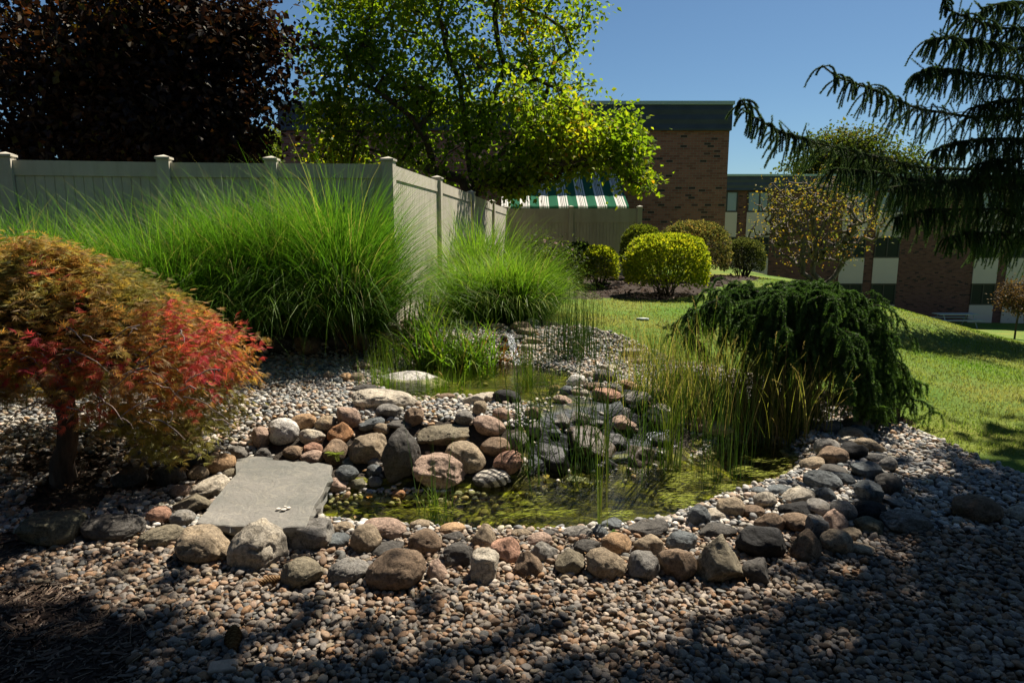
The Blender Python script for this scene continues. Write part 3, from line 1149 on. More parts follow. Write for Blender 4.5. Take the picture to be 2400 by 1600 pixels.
def scatter_pebbles(name, label, xs, ys, ws, spacing, key, mask, smin, smax, layers=1, warm=0.5, seed=1, lift=0.25, tone=1.0):
    rng = np.random.default_rng(seed)
    mb = MB()
    for L in range(layers):
        X, Y = np.meshgrid(np.arange(xs[0], xs[1], spacing), np.arange(ys[0], ys[1], spacing * .92))
        X = X + (np.arange(X.shape[0]) % 2)[:, None] * spacing / 2
        x = X.ravel() + rng.uniform(-.42, .42, X.size) * spacing
        y = Y.ravel() + rng.uniform(-.42, .42, X.size) * spacing
        k = mask(x, y)
        x, y = x[k], y[k]
        z = zf(x, y)
        n = len(x)
        a = np.minimum(rng.uniform(smin, smax, n) * rng.lognormal(0, .26, n), smax * 1.25) * (1 if L == 0 else .85)
        sx, sy, sz = a, a * rng.uniform(.6, .95, n), a * rng.uniform(.38, .7, n)
        yaw, p1, p2 = rng.uniform(0, 6.28, n), rng.normal(0, .3, n), rng.normal(0, .3, n)
        var = rng.integers(0, 14, n)
        wts = np.array([1.2, 1.2, 1, 1 * warm + .2, .8 * warm, 1, .7, .8, .6, .6 * warm + .2, .8, .8, .7 * warm])
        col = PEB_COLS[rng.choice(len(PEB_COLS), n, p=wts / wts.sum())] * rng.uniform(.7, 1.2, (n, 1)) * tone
        cz, szn = np.cos(yaw), np.sin(yaw)
        for q in range(14):
            sel = np.where(var == q)[0]
            if len(sel) == 0:
                continue
            V0, F0 = PEB_SETS[key][q]
            V = V0[None] * np.stack([sx[sel], sy[sel], sz[sel]], 1)[:, None, :]
            vx, vy, vz = V[..., 0], V[..., 1], V[..., 2]
            c1, s1 = np.cos(p1[sel])[:, None], np.sin(p1[sel])[:, None]
            vx, vz = vx * c1 + vz * s1, -vx * s1 + vz * c1
            c2, s2 = np.cos(p2[sel])[:, None], np.sin(p2[sel])[:, None]
            vy, vz = vy * c2 - vz * s2, vy * s2 + vz * c2
            c3, s3 = cz[sel][:, None], szn[sel][:, None]
            vx, vy = vx * c3 - vy * s3, vx * s3 + vy * c3
            V = np.stack([vx + x[sel][:, None], vy + y[sel][:, None],
                          vz + (z[sel] + sz[sel] * (lift + .55 * L) + L * 0.008)[:, None]], 2)
            nv = V0.shape[0]
            F = (F0[None] + (np.arange(len(sel)) * nv)[:, None, None]).reshape(-1, 3)
            mb.add(V.reshape(-1, 3), F, np.repeat(col[sel], nv, axis=0))
    o = mb.build(name, M_PEB, smooth=True)
    return tag(o, label, 'gravel', kind='stuff')


def not_in_rocks(x, y):
    ok = np.ones(len(x), bool)
    for bx, by, rx, ry, bz in BOULDER_RINGS:
        ok &= (((x - bx) / (rx * .7)) ** 2 + ((y - by) / (ry * .7)) ** 2) > 1
    return ok


def gravel_mask(x, y):
    k = (poly_sd(LAWN, x, y) > -0.03) & (poly_sd(MULCH_FRONT, x, y) > -0.02 - 0.25 * np.clip(vnoise(np.stack([x * 3, y * 3, x * 0], 1), 8), 0, 1))
    k &= (poly_sd(MULCH_SHRUB, x, y) > 0) & (poly_sd(MULCH_SPRUCE, x, y) > 0)
    k &= np.abs(x) < 0.82 * y + 0.5
    return k


def gm_front(x, y):
    return gravel_mask(x, y) & (poly_sd(LOW_POND, x, y) > -0.12) & not_in_rocks(x, y)


def wall_face(x, y):
    s = (y - np.interp(x, WX, WY)) / np.interp(x, WX, WW) + .5
    casc = (x > .15) & (x < 1.35) & (y < 5.45) & (y > 4.25) & (poly_sd(UP_POND, x, y) > 0)
    return ((x > -1.75) & (x < 1.45) & (s > -.3) & (s < .74)) | casc


def rng_keep(x, y):
    return np.abs(np.sin(x * 127.1 + y * 311.7) * 43758.5453) % 1.0


def gm_back(x, y):
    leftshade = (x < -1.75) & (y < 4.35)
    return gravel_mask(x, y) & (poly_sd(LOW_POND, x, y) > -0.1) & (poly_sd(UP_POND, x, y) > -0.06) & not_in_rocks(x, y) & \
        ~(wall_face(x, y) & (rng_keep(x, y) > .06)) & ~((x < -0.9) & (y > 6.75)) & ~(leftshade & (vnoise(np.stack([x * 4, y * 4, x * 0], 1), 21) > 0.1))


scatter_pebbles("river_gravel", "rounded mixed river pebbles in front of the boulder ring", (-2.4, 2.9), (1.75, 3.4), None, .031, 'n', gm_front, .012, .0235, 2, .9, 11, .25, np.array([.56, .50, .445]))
scatter_pebbles("river_gravel", "rounded grey river pebbles on the terrace around the ponds", (-4.6, 4.2), (3.4, 7.4), None, .039, 'm', gm_back, .0155, .027, 2, .3, 12, .25, np.array([.92, .93, .93]))


def gm_pond(x, y):
    return ((poly_sd(LOW_POND, x, y) < -0.03) & (fbm(np.stack([x * 3, y * 3, 0 * x], 1), 4) > .15)) | ((poly_sd(UP_POND, x, y) < -0.03) & (fbm(np.stack([x * 3, y * 3, 0 * x], 1), 4) > .3))


o = scatter_pebbles("pond_bed_pebbles", "algae covered pebbles under the pond water", (-1.6, 2.2), (3.4, 6.6), None, .06, 'm', gm_pond, .016, .03, 1, 1.0, 13, 0.3)
o.data.materials[0] = mat_plain("algae_pebble", (.12, .105, .025), .7, .3, .6, 14, .002)

# ------------------------------------------------------------------ stone slab and small things at the pond
m, nt, out = new_mat("bluestone")
b = principled(nt, out, .75, .25)
tc = nd(nt, "ShaderNodeTexCoord")
n1 = noise(nt, 2.2, 7, .62, tc.outputs['Object'], .5)
n2 = noise(nt, 60, 4, .7, tc.outputs['Object'])
n3 = noise(nt, 7, 3, .5, tc.outputs['Object'], 1.2)
r1 = ramp(nt, [(.3, (.095, .098, .088)), (.48, (.145, .14, .122)), (.62, (.17, .16, .14)), (.72, (.21, .2, .175))])
nt.links.new(n1.outputs[0], r1.inputs[0])
r2 = ramp(nt, [(.3, (.5, .5, .5)), (.4, (.95, .95, .95)), (.6, (1.05, 1.05, 1.05)), (.72, (1.35, 1.3, 1.2))])
nt.links.new(n2.outputs[0], r2.inputs[0])
r3 = ramp(nt, [(.47, (1, 1, 1)), (.495, (1.22, 1.2, 1.15)), (.505, (1.22, 1.2, 1.15)), (.53, (1, 1, 1))])
nt.links.new(n3.outputs[0], r3.inputs[0])
c_ = mix(nt, .7, r1.outputs[0], r2.outputs[0], 'MULTIPLY')
nt.links.new(mix(nt, 1.0, c_, r3.outputs[0], 'MULTIPLY'), b.inputs['Base Color'])
ad_ = nd(nt, "ShaderNodeMath", operation='MULTIPLY_ADD')
nt.links.new(n2.outputs[0], ad_.inputs[0])
ad_.inputs[1].default_value = .3
nt.links.new(n3.outputs[0], ad_.inputs[2])
bump(nt, ad_.outputs[0], b, .012)
M_SLAB = m


def slab(name, px, z0, z1, thick, label, seed):
    """an uneven flagstone; z0, z1 are its front and back heights"""
    rng = np.random.default_rng(seed)
    vs_ = [v for _, v in px]
    lo, hi = min(vs_), max(vs_)
    pts = []
    n = len(px)
    for i in range(n):
        (u0, v0), (u1, v1) = px[i], px[(i + 1) % n]
        m = max(2, int(math.hypot(u1 - u0, v1 - v0) / 14))
        for k in range(m):
            f = k / m
            u, v = u0 + (u1 - u0) * f, v0 + (v1 - v0) * f
            if k:
                u, v = u + rng.normal(0, 2.2), v + rng.normal(0, 1.4)
            zz = z1 + (z0 - z1) * (v - lo) / (hi - lo)
            pts.append(plane_pt(u, v, zz))
    pts = np.array(pts)
    c = pts.mean(0)
    mb = MB()
    N = len(pts)
    rings = [pts * 1.0]
    for f, dz in ((0.985, .004),):
        rings.append(c + (pts - c) * f + [0, 0, dz])
    mid = pts + np.c_[rng.normal(0, .006, (N, 2)), np.full(N, -thick * .45)]
    mid[:, :2] = c[:2] + (mid[:, :2] - c[:2]) * 1.012
    bot = pts + np.c_[rng.normal(0, .008, (N, 2)), np.full(N, -thick)]
    bot[:, :2] = c[:2] + (bot[:, :2] - c[:2]) * 0.975
    allr = [bot, mid, rings[0], rings[1]]
    for f in (.8, .55, .3):
        q = c + (rings[1] - c) * f
        q[:, 2] += .003 * fbm(q * 5, seed)
        allr.append(q)
    V = np.concatenate(allr + [c[None] + [0, 0, .004], c[None] + [0, 0, -thick]])
    F4 = []
    for r in range(len(allr) - 1):
        for i in range(N):
            F4.append([r * N + i, r * N + (i + 1) % N, (r + 1) * N + (i + 1) % N, (r + 1) * N + i])
    L = (len(allr) - 1) * N
    F3 = [[L + i, L + (i + 1) % N, len(allr) * N] for i in range(N)]
    B3 = [[(i + 1) % N, i, len(allr) * N + 1] for i in range(N)]
    # pad triangles into the same vertex block
    mb.v.append(V); mb.c.append(np.ones((len(V), 3))); mb.n = len(V)
    mb.f += [np.array(F4), np.array(F3), np.array(B3)]
    o = mb.build(name, M_SLAB)
    return tag(o, label, 'stone slab')


slab("stone_slab", [(586, 1076), (640, 1078), (700, 1081), (777, 1090), (775, 1118), (748, 1168), (716, 1236), (640, 1238), (540, 1234), (460, 1226), (500, 1172), (545, 1120)],
     .12, .14, .055, "large grey bluestone slab bridging the rocks at the pond's left end", 5)
slab("stone_slab", [(640, 1110), (770, 1112), (768, 1140), (752, 1192), (722, 1214), (600, 1212)], .052, .068, .035, "thin darker slab half hidden beneath the large bluestone slab", 6)
slab("stone_slab", [(556, 1076), (600, 1070), (640, 1074), (600, 1112), (552, 1122)], .05, .07, .03, "small bluish slab corner showing behind the large slab", 7)

M_WHITE = mat_plain("white_scrap", (.5, .45, .38), .7, .3, .1, 30)
mb = MB()
rng = np.random.default_rng(8)
for k, (u, v, r) in enumerate([(652, 1191, 7), (664, 1193, 9), (676, 1189, 7), (668, 1186, 5)]):
    c = plane_pt(u, v, .136)
    V, F = ICO2
    mb.add(V * np.array([r * .0019, r * .0016, .003]) * (1 + .25 * fbm(V * 2, k)[:, None]) + c, F)
tag(mb.build("paper_scrap", M_WHITE, smooth=True), "crumpled white scrap lying on the large bluestone slab", "scrap")

M_HOSE = mat_plain("black_rubber", (.012, .012, .013), .5, .4)
mb = MB()
tube(mb, [plane_pt(u, v, z) for u, v, z in ((768, 1132, .09), (760, 1150, .07), (742, 1180, .05), (724, 1212, .02), (714, 1232, -.02))], .009, 8)
tag(mb.build("black_hose", M_HOSE, smooth=True), "thin black hose running down the slab's right edge into the water", "hose")
mb = MB()
tube(mb, [plane_pt(u, v, z) for u, v, z in ((530, 1252, .03), (540, 1266, .02), (556, 1278, .02))], .006, 6)
tag(mb.build("black_hose", M_HOSE, smooth=True), "short curl of black hose under the slab's front edge", "hose")


def pinecone(u, v, yaw, L, label):
    c = G(u, v) + [0, 0, .03]
    mb = MB()
    ax = np.array([math.cos(yaw), math.sin(yaw), .12])
    ax = norm(ax)
    e1 = norm(np.cross(ax, [0, 0, 1]))
    e2 = np.cross(ax, e1)
    tube(mb, [c - ax * L / 2, c, c + ax * L / 2], [L * .1, L * .16, L * .05], 8, (.10, .055, .025))
    for k in range(150):
        f = k / 150
        a = k * 2.39996
        R = L * .24 * math.sin(math.pi * (f * .84 + .12)) ** .7
        o = c + ax * (f - .5) * L
        d = e1 * math.cos(a) + e2 * math.sin(a)
        q = np.cross(ax, d)
        tip = o + d * R + ax * L * .05
        w = L * .07
        mb.add([o + d * R * .4 - q * w * .5, o + d * R * .4 + q * w * .5, tip + q * w, tip - q * w, tip + d * L * .02 - ax * L * .045],
               [[0, 1, 2], [0, 2, 3], [3, 2, 4]], (.17, .09, .035) if k % 3 else (.26, .16, .07))
    tag(mb.build("pine_cone", mat_leaf("cone_scale_%d" % int(u), 0.0, .08)), label, "pine cone")


pinecone(548, 1512, 1.9, .13, "long brown pine cone lying at the edge of the mulch near the bottom")
pinecone(634, 1374, .3, .09, "small dark pine cone on gravel below the squarish grey boulder")

M_BRICK_BIT = mat_plain("pale_brick", (.34, .26, .19), .85, .2, .25, 30, .004)
mb = MB()
Mx = Matrix.Translation(Vector(G(524, 1575)) + Vector((0, 0, .015))) @ Matrix.Rotation(.2, 4, 'Z') @ Matrix.Rotation(.12, 4, 'X')
mb.box((-.05, -.03, -.02), (.05, .03, .018), None, Mx)
o = tag(mb.build("stone_chip", M_BRICK_BIT), "flat pale brick coloured stone chip on the pebbles at the bottom edge", "stone")
bv = o.modifiers.new("soft_edges", 'BEVEL'); bv.width = .008; bv.segments = 3

# small green sprouts between the stones
M_SPROUT = mat_leaf("sprout", .5, .1)


def sprout(u, v, n, L, label, seed, col, dz=0.0, dy=-0.12):
    rng = np.random.default_rng(seed)
    g = G(u, v)
    c = P(u, v, g[1] + dy) + [0, 0, dz]
    mb = MB()
    for k in range(n):
        az = rng.uniform(0, 6.28)
        d = norm(np.array([math.cos(az), math.sin(az) * .6, rng.uniform(-.1, .7)]))
        ln = L * rng.uniform(.6, 1)
        for q in range(7):
            f = (q + 1) / 7
            p = c + d * ln * f + [0, 0, -.25 * ln * f * f]
            s = np.cross(d, [0, 0, 1])
            for sg in (-1, 1):
                leaves(mb, p[None], (d * .5 + s * sg)[None], np.array([[0, 0, 1.]]), L * .3 * (1.1 - f * .6), np.tile(np.array(col) * rng.uniform(.8, 1.2), (1, 1)), .2, .5)
        frustums(mb, c, c + d * ln, .0012, .0008, 4, col)
    tag(mb.build("small_fern", M_SPROUT), label, "plant")


sprout(788, 1066, 9, .085, "bright yellow green fern sprout growing from the boulder wall", 1, (.22, .27, .03), .0, -.16)
sprout(662, 1246, 7, .05, "tiny green seedling between the tall pale boulder and the squarish grey one", 2, (.09, .2, .03), 0, -.02)
sprout(1436, 1246, 4, .03, "tiny green seedling on top of the orange tan round boulder", 3, (.10, .2, .03), 0, -.05)

# outlet post behind the maple
M_POST = mat_plain("grey_plastic", (.34, .34, .31), .5, .3, .1, 8)
M_BOX = mat_plain("brown_metal_box", (.085, .075, .06), .55, .35, .2, 8)
M_RED = mat_plain("red_rubber", (.5, .02, .025), .4, .4, .05)
g = G(272, 1016)
r_ = thing("outlet_post", tuple(g), "grey post with a weathered outlet box standing on gravel behind the maple", "outlet post")
d0 = g[1]


def pxbox(mb, u0, v0, u1, v1, d, th):
    a, b_ = P(u0, v1, d), P(u1, v0, d)
    mb.box((a[0], d - th / 2, a[2]), (b_[0], d + th / 2, b_[2]))


mb = MB(); pxbox(mb, 267, 934, 276, 1018, d0, .03); mb.build("post", M_POST, r_)
mb = MB(); pxbox(mb, 284, 948, 316, 1004, d0 + .02, .08); mb.build("box", M_BOX, r_)
mb = MB(); pxbox(mb, 277, 952, 283.5, 956, d0, .02); pxbox(mb, 277, 990, 283.5, 994, d0, .02); mb.build("bracket", M_POST, r_)
mb = MB(); pxbox(mb, 306, 1005, 318, 1022, d0 + .02, .03); mb.build("leg", M_POST, r_)
mb = MB(); tube(mb, [P(300, 946, d0 + .02), P(302, 925, d0 + .03), P(318, 915, d0 + .05)], .008, 8); mb.build("conduit", M_POST, r_, True)
mb = MB()
tube(mb, [P(337, 962, d0 - .1), P(341, 970, d0 - .1)], [.008, .009], 10)
tube(mb, [P(341, 970, d0 - .1), P(344, 976, d0 - .1), P(351, 984, d0 - .1)], [.014, .02, .017], 12)
tag(mb.build("power_plug", M_RED, smooth=True), "bright red plug hanging in the lower twigs of the maple", "plug")

# ------------------------------------------------------------------ fences
M_FENCE = mat_plain("tan_vinyl", (.52, .485, .40), .5, .35, .07, 1.3)
M_FENCE_D = mat_plain("olive_vinyl", (.33, .315, .22), .5, .35, .05, 2)


def mat_vinyl(name, col):
    # streaked_vinyl: rain streaks running down and a little grime
    m, nt, out = new_mat(name)
    b = principled(nt, out, .5, .35)
    tc = nd(nt, "ShaderNodeTexCoord")
    mp = nd(nt, "ShaderNodeMapping")
    mp.inputs['Scale'].default_value = (9, 9, .8)
    nt.links.new(tc.outputs['Object'], mp.inputs[0])
    n1 = noise(nt, 1.0, 5, .65, mp.outputs[0])
    n2 = noise(nt, 1.6, 5, .6, tc.outputs['Object'])
    r1 = ramp(nt, [(.3, (.80, .79, .75)), (.55, (1, 1, 1))])
    nt.links.new(n1.outputs[0], r1.inputs[0])
    r2 = ramp(nt, [(.3, tuple(c * .86 for c in col)), (.7, tuple(c * 1.08 for c in col))])
    nt.links.new(n2.outputs[0], r2.inputs[0])
    nt.links.new(mix(nt, .8, r2.outputs[0], r1.outputs[0], 'MULTIPLY'), b.inputs['Base Color'])
    return m


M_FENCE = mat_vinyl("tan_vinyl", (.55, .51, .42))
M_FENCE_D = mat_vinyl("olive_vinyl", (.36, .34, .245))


def fence(name, label, pts, ztops, zbots, mat, first=True, last=True, rail_h=.15):
    """vinyl fence through points; posts at every point, tongue and groove boards between"""
    root = thing(name, (pts[0][0], pts[0][1], zbots[0]), label, 'fence')
    n = len(pts)
    PW = .062
    for i in range(n):
        if (i == 0 and not first) or (i == n - 1 and not last):
            continue
        q, q2 = pts[max(0, i - 1)], pts[min(n - 1, i + 1)]
        a = math.atan2(q2[1] - q[1], q2[0] - q[0])
        Mx = Matrix.Translation((pts[i][0], pts[i][1], 0)) @ Matrix.Rotation(a, 4, 'Z')
        mb = MB()
        zt = ztops[i] + .03
        mb.box((-PW, -PW, zbots[i] - .3), (PW, PW, zt), None, Mx)
        post = mb.build("post", mat, root)
        mb = MB()
        e = PW + .012
        mb.box((-e, -e, zt + .002), (e, e, zt + .022), None, Mx)
        V = np.array([[-e, -e, zt + .024], [e, -e, zt + .024], [e, e, zt + .024], [-e, e, zt + .024], [0, 0, zt + .05]])
        V = V @ np.array(Mx.to_3x3()).T + np.array(Mx.translation)
        mb.add(V, [[0, 1, 4], [1, 2, 4], [2, 3, 4], [3, 0, 4]])
        cap = mb.build("cap", mat, None)
        cap.parent = post
        cap.matrix_parent_inverse = Matrix.Identity(4)
        cap.matrix_parent_inverse = Matrix.Identity(4)
    for i in range(n - 1):
        A, B = np.array(pts[i]), np.array(pts[i + 1])
        d = B - A
        L = np.linalg.norm(d)
        d = d / L
        nrm_ = np.array([-d[1], d[0]])

        def slant(mb, s0, s1, off0, off1, top0, top1, h0, h1):
            """prism from distance s0 to s1 along the panel, between offsets, with sloping top and bottom"""
            V = []
            for s, t_, h in ((s0, top0, h0), (s1, top1, h1)):
                for o_ in (off0, off1):
                    p = A + d * s + nrm_ * o_
                    V += [[p[0], p[1], t_ - h], [p[0], p[1], t_]]
            mb.add(V, [[0, 1, 3, 2], [4, 6, 7, 5], [0, 4, 5, 1], [2, 3, 7, 6], [1, 5, 7, 3], [0, 2, 6, 4]])
        zt = lambda s: ztops[i] + (ztops[i + 1] - ztops[i]) * s / L
        zb = lambda s: zbots[i] + (zbots[i + 1] - zbots[i]) * s / L
        s0, s1 = PW + .001, L - PW - .001
        mb = MB()
        slant(mb, s0, s1, -.024, .024, zt(s0), zt(s1), rail_h, rail_h)
        mb.build("rail", mat, root)
        mb = MB()
        slant(mb, s0, s1, -.024, .024, zb(s0) + .14, zb(s1) + .14, .14, .14)
        mb.build("rail", mat, root)
        mb = MB()
        nb = max(2, int(round((s1 - s0) / .088)))
        bw = (s1 - s0) / nb
        for k in range(nb):
            a0, a1 = s0 + k * bw, s0 + (k + 1) * bw
            g_ = .006
            t0, t1 = zt(a0) - rail_h - .001, zt(a1) - rail_h - .001
            b0, b1 = zb(a0) + .141, zb(a1) + .141
            V = []
            for s, o_ in ((a0, .004), (a0 + g_, .012), (a1 - g_, .012), (a1, .004)):
                for sg in (-1, 1):
                    p = A + d * s + nrm_ * o_ * sg
                    V += [[p[0], p[1], b0], [p[0], p[1], t0 + (t1 - t0) * (s - a0) / bw]]
            F = []
            for q in range(3):
                F += [[q * 4, q * 4 + 1, q * 4 + 5, q * 4 + 4], [q * 4 + 2, q * 4 + 6, q * 4 + 7, q * 4 + 3]]
            mb.add(V, F)
        mb.build("panel", mat, root)
    return root


fdx = (-.15 + 1.33) / (18 - 7.57)
SIDE_Y = [7.57, 9.95, 12.75, 15.45, 18.0]
SIDE = [(-1.33 + fdx * (y - 7.57), y) for y in SIDE_Y]
ztop_s = [2.255, 2.225, 2.16, 2.09, 2.03]
zb_s = [.50 + (.3 - .5) * (y - 7.57) / 10.43 + .02 for y in SIDE_Y]
fl = [(0.0, 0.0)] * 6
lx = [(920, 385), (637, 383.5), (385, 381), (15, 375)]
LEFT = []
for u, v in lx:
    r = ray(u, v)
    t = (2.255 - CAMZ) / r[2]
    LEFT.append((r[0] * t, r[1] * t))
LEFT[0] = SIDE[0]
ax_, ay_ = LEFT[-1]
bx_, by_ = LEFT[-2]
LEFT += [(ax_ + (ax_ - bx_), ay_ + (ay_ - by_)), (ax_ + 2 * (ax_ - bx_), ay_ + 2 * (ay_ - by_)), (ax_ + 3 * (ax_ - bx_), ay_ + 3 * (ay_ - by_))]
fence("fence", "tan vinyl fence behind the tall ornamental grasses, shaded face towards the pond", LEFT, [2.255] * len(LEFT), [.5] * len(LEFT), M_FENCE, first=False)
fence("fence", "tan vinyl fence running away from the corner post with sunlit leaf shadowed panels", SIDE, ztop_s, zb_s, M_FENCE)
BACK = [(SIDE[-1][0], 18.0), (P(1337, 560, 18)[0], 18.0), (P(1497, 560, 18)[0], 18.0)]
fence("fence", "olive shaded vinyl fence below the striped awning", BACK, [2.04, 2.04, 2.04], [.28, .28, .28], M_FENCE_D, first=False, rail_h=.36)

# ------------------------------------------------------------------ buildings
def mat_brick(name, c1, c2, mortar, dark, bw=.22, bh=.075):
    m, nt, out = new_mat(name)
    b = principled(nt, out, .9, .15)
    tc = nd(nt, "ShaderNodeTexCoord")
    sep = nd(nt, "ShaderNodeSeparateXYZ")
    nt.links.new(tc.outputs['Object'], sep.inputs[0])
    ad = nd(nt, "ShaderNodeMath", operation='ADD')
    nt.links.new(sep.outputs[0], ad.inputs[0])
    nt.links.new(sep.outputs[1], ad.inputs[1])
    cb = nd(nt, "ShaderNodeCombineXYZ")
    nt.links.new(ad.outputs[0], cb.inputs[0])
    nt.links.new(sep.outputs[2], cb.inputs[1])
    bt = nd(nt, "ShaderNodeTexBrick")
    bt.inputs['Scale'].default_value = 1.0
    bt.inputs['Brick Width'].default_value = bw
    bt.inputs['Row Height'].default_value = bh
    bt.inputs['Mortar Size'].default_value = .007
    bt.inputs['Mortar Smooth'].default_value = .2
    bt.inputs['Bias'].default_value = 0.0
    bt.inputs['Color1'].default_value = (0, 0, 0, 1)
    bt.inputs['Color2'].default_value = (1, 1, 1, 1)
    nt.links.new(cb.outputs[0], bt.inputs['Vector'])
    r = ramp(nt, [(0, dark), (.05, dark), (.10, c1), (.6, c2), (1, tuple(x * 1.12 for x in c2))])
    nt.links.new(bt.outputs['Color'], r.inputs[0])
    n = noise(nt, 1.1, 5, .6, tc.outputs['Object'])
    rn = ramp(nt, [(.3, (.92, .92, .92)), (.7, (1.06, 1.05, 1.04))])
    nt.links.new(n.outputs[0], rn.inputs[0])
    c = mix(nt, bt.outputs['Fac'], mix(nt, 1.0, r.outputs[0], rn.outputs[0], 'MULTIPLY'), (*mortar, 1))
    nt.links.new(c, b.inputs['Base Color'])
    inv = nd(nt, "ShaderNodeMath", operation='SUBTRACT')
    inv.inputs[0].default_value = 1.0
    nt.links.new(bt.outputs['Fac'], inv.inputs[1])
    bump(nt, inv.outputs[0], b, .01)
    return m


def mat_siding(name, c, row=.2):
    m, nt, out = new_mat(name)
    b = principled(nt, out, .55, .35)
    tc = nd(nt, "ShaderNodeTexCoord")
    sep = nd(nt, "ShaderNodeSeparateXYZ")
    nt.links.new(tc.outputs['Object'], sep.inputs[0])
    md = nd(nt, "ShaderNodeMath", operation='PINGPONG')
    md.inputs[1].default_value = row
    nt.links.new(sep.outputs[2], md.inputs[0])
    n = noise(nt, 3, 5, .6, tc.outputs['Object'])
    r = ramp(nt, [(.3, tuple(x * .85 for x in c)), (.7, tuple(x * 1.15 for x in c))])
    nt.links.new(n.outputs[0], r.inputs[0])
    nt.links.new(r.outputs[0], b.inputs['Base Color'])
    bump(nt, md.outputs[0], b, .15)
    return m


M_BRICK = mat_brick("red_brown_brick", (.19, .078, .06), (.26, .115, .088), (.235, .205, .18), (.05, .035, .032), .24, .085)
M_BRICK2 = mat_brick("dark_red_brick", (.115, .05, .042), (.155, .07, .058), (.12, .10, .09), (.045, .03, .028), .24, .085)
M_SLATE = mat_siding("blue_slate_siding", (.042, .052, .075), .16)
M_TRIM = mat_plain("pale_metal_trim", (.34, .42, .40), .4, .4, .05)
M_PANEL = mat_plain("beige_panel", (.52, .43, .40), .6, .3, .05, 1)
M_FRAME = mat_plain("bronze_frame", (.035, .03, .026), .5, .4)
m, nt, out = new_mat("window_glass")
b = principled(nt, out, .04, .2)
b.inputs['Base Color'].default_value = (.02, .026, .03, 1)
b.inputs['Metallic'].default_value = 0.0
b.inputs['IOR'].default_value = 1.3
M_GLASS = m
M_GLASS_SKY = mat_plain('glass_painted_sky_reflection', (.20, .24, .26), .15, .6, .06, .6)  # upper row glass: pale sky reflection painted into the pane colour

Y1 = 25.0
xa, xb = P(655, 300, Y1)[0], P(1713, 300, Y1)[0]
zt, zp = zat(240, Y1), zat(307, Y1)
bld = thing("brick_building", (0, Y1, 0), "single storey red brick building with a dark slate parapet behind the garden fence", "building")
mb = MB(); mb.box((xa + .04, Y1, -1.0), (xb - .04, Y1 + 7, zp)); mb.build("wall", M_BRICK, bld)
mb = MB(); mb.box((xa, Y1 - .12, zp + .004), (xb, Y1 + 7.1, zt - .1)); mb.build("parapet", M_SLATE, bld)
mb = MB(); mb.box((xa - .05, Y1 - .18, zt - .098), (xb + .05, Y1 + 7.2, zt + .02)); mb.build("roof_edge", M_TRIM, bld)
# striped awning
m, nt, out = new_mat("green_striped_canvas")
tc = nd(nt, "ShaderNodeTexCoord")
sep = nd(nt, "ShaderNodeSeparateXYZ")
nt.links.new(tc.outputs['Object'], sep.inputs[0])
sc_ = nd(nt, "ShaderNodeMath", operation='MULTIPLY')
sc_.inputs[1].default_value = 1 / .62
nt.links.new(sep.outputs[0], sc_.inputs[0])
frc = nd(nt, "ShaderNodeMath", operation='FRACT')
nt.links.new(sc_.outputs[0], frc.inputs[0])
G_, W_, K_ = (.035, .13, .075), (.72, .70, .64), (.06, .065, .06)
r = ramp(nt, [(0, G_), (.42, W_), (.54, K_), (.57, W_), (.61, K_), (.64, W_), (.70, K_), (.73, W_), (.80, G_), (.84, W_), (.92, G_)], 'CONSTANT')
nt.links.new(frc.outputs[0], r.inputs[0])
d_ = nd(nt, "ShaderNodeBsdfDiffuse")
t_ = nd(nt, "ShaderNodeBsdfTranslucent")
ms = nd(nt, "ShaderNodeMixShader")
ms.inputs[0].default_value = .25
nt.links.new(r.outputs[0], d_.inputs[0]); nt.links.new(r.outputs[0], t_.inputs[0])
nt.links.new(d_.outputs[0], ms.inputs[1]); nt.links.new(t_.outputs[0], ms.inputs[2])
nt.links.new(ms.outputs[0], out.inputs[0])
M_AWN = m
ya = 22.3
x0, x1 = P(1175, 480, ya)[0], P(1474, 480, ya)[0]
x2 = x1 - .35
zf_, zb_ = zat(483, ya), zat(402, Y1 - .2)
mb = MB()
V, F = [], []
NX = 30
for j in range(9):
    f = j / 8
    y = ya + (Y1 - .13 - ya) * f
    z = zf_ + (zb_ - zf_) * f - .06 * math.sin(math.pi * f)
    for i in range(NX + 1):
        V.append([x0 + (x1 - x0) * i / NX, y, z + .012 * math.sin(i * 2.1)])
for j in range(8):
    for i in range(NX):
        a = j * (NX + 1) + i
        F.append([a, a + 1, a + NX + 2, a + NX + 1])
mb.add(V, F)
top = np.array(V)
mb.add(np.concatenate([top[NX::NX + 1], np.array([[x1, ya, zf_ - .1], [x1, Y1 - .13, zf_ - .1]])]), [[k, k + 1, 9] for k in range(4)] + [[k, k + 1, 10] for k in range(4, 8)] + [[4, 9, 10]])
aw = mb.build("awning", M_AWN, bld)
mb = MB()
V, F = [], []
for i in range(61):
    x = x0 + (x1 - x0) * i / 60
    V += [[x, ya - .02, zf_ - .002], [x, ya - .03, zf_ - .26 - .04 * abs(math.sin(i * .52))]]
    if i:
        F.append([2 * i - 2, 2 * i, 2 * i + 1, 2 * i - 1])
mb.add(V, F)
va = mb.build("valance", M_AWN, None); va.parent = aw

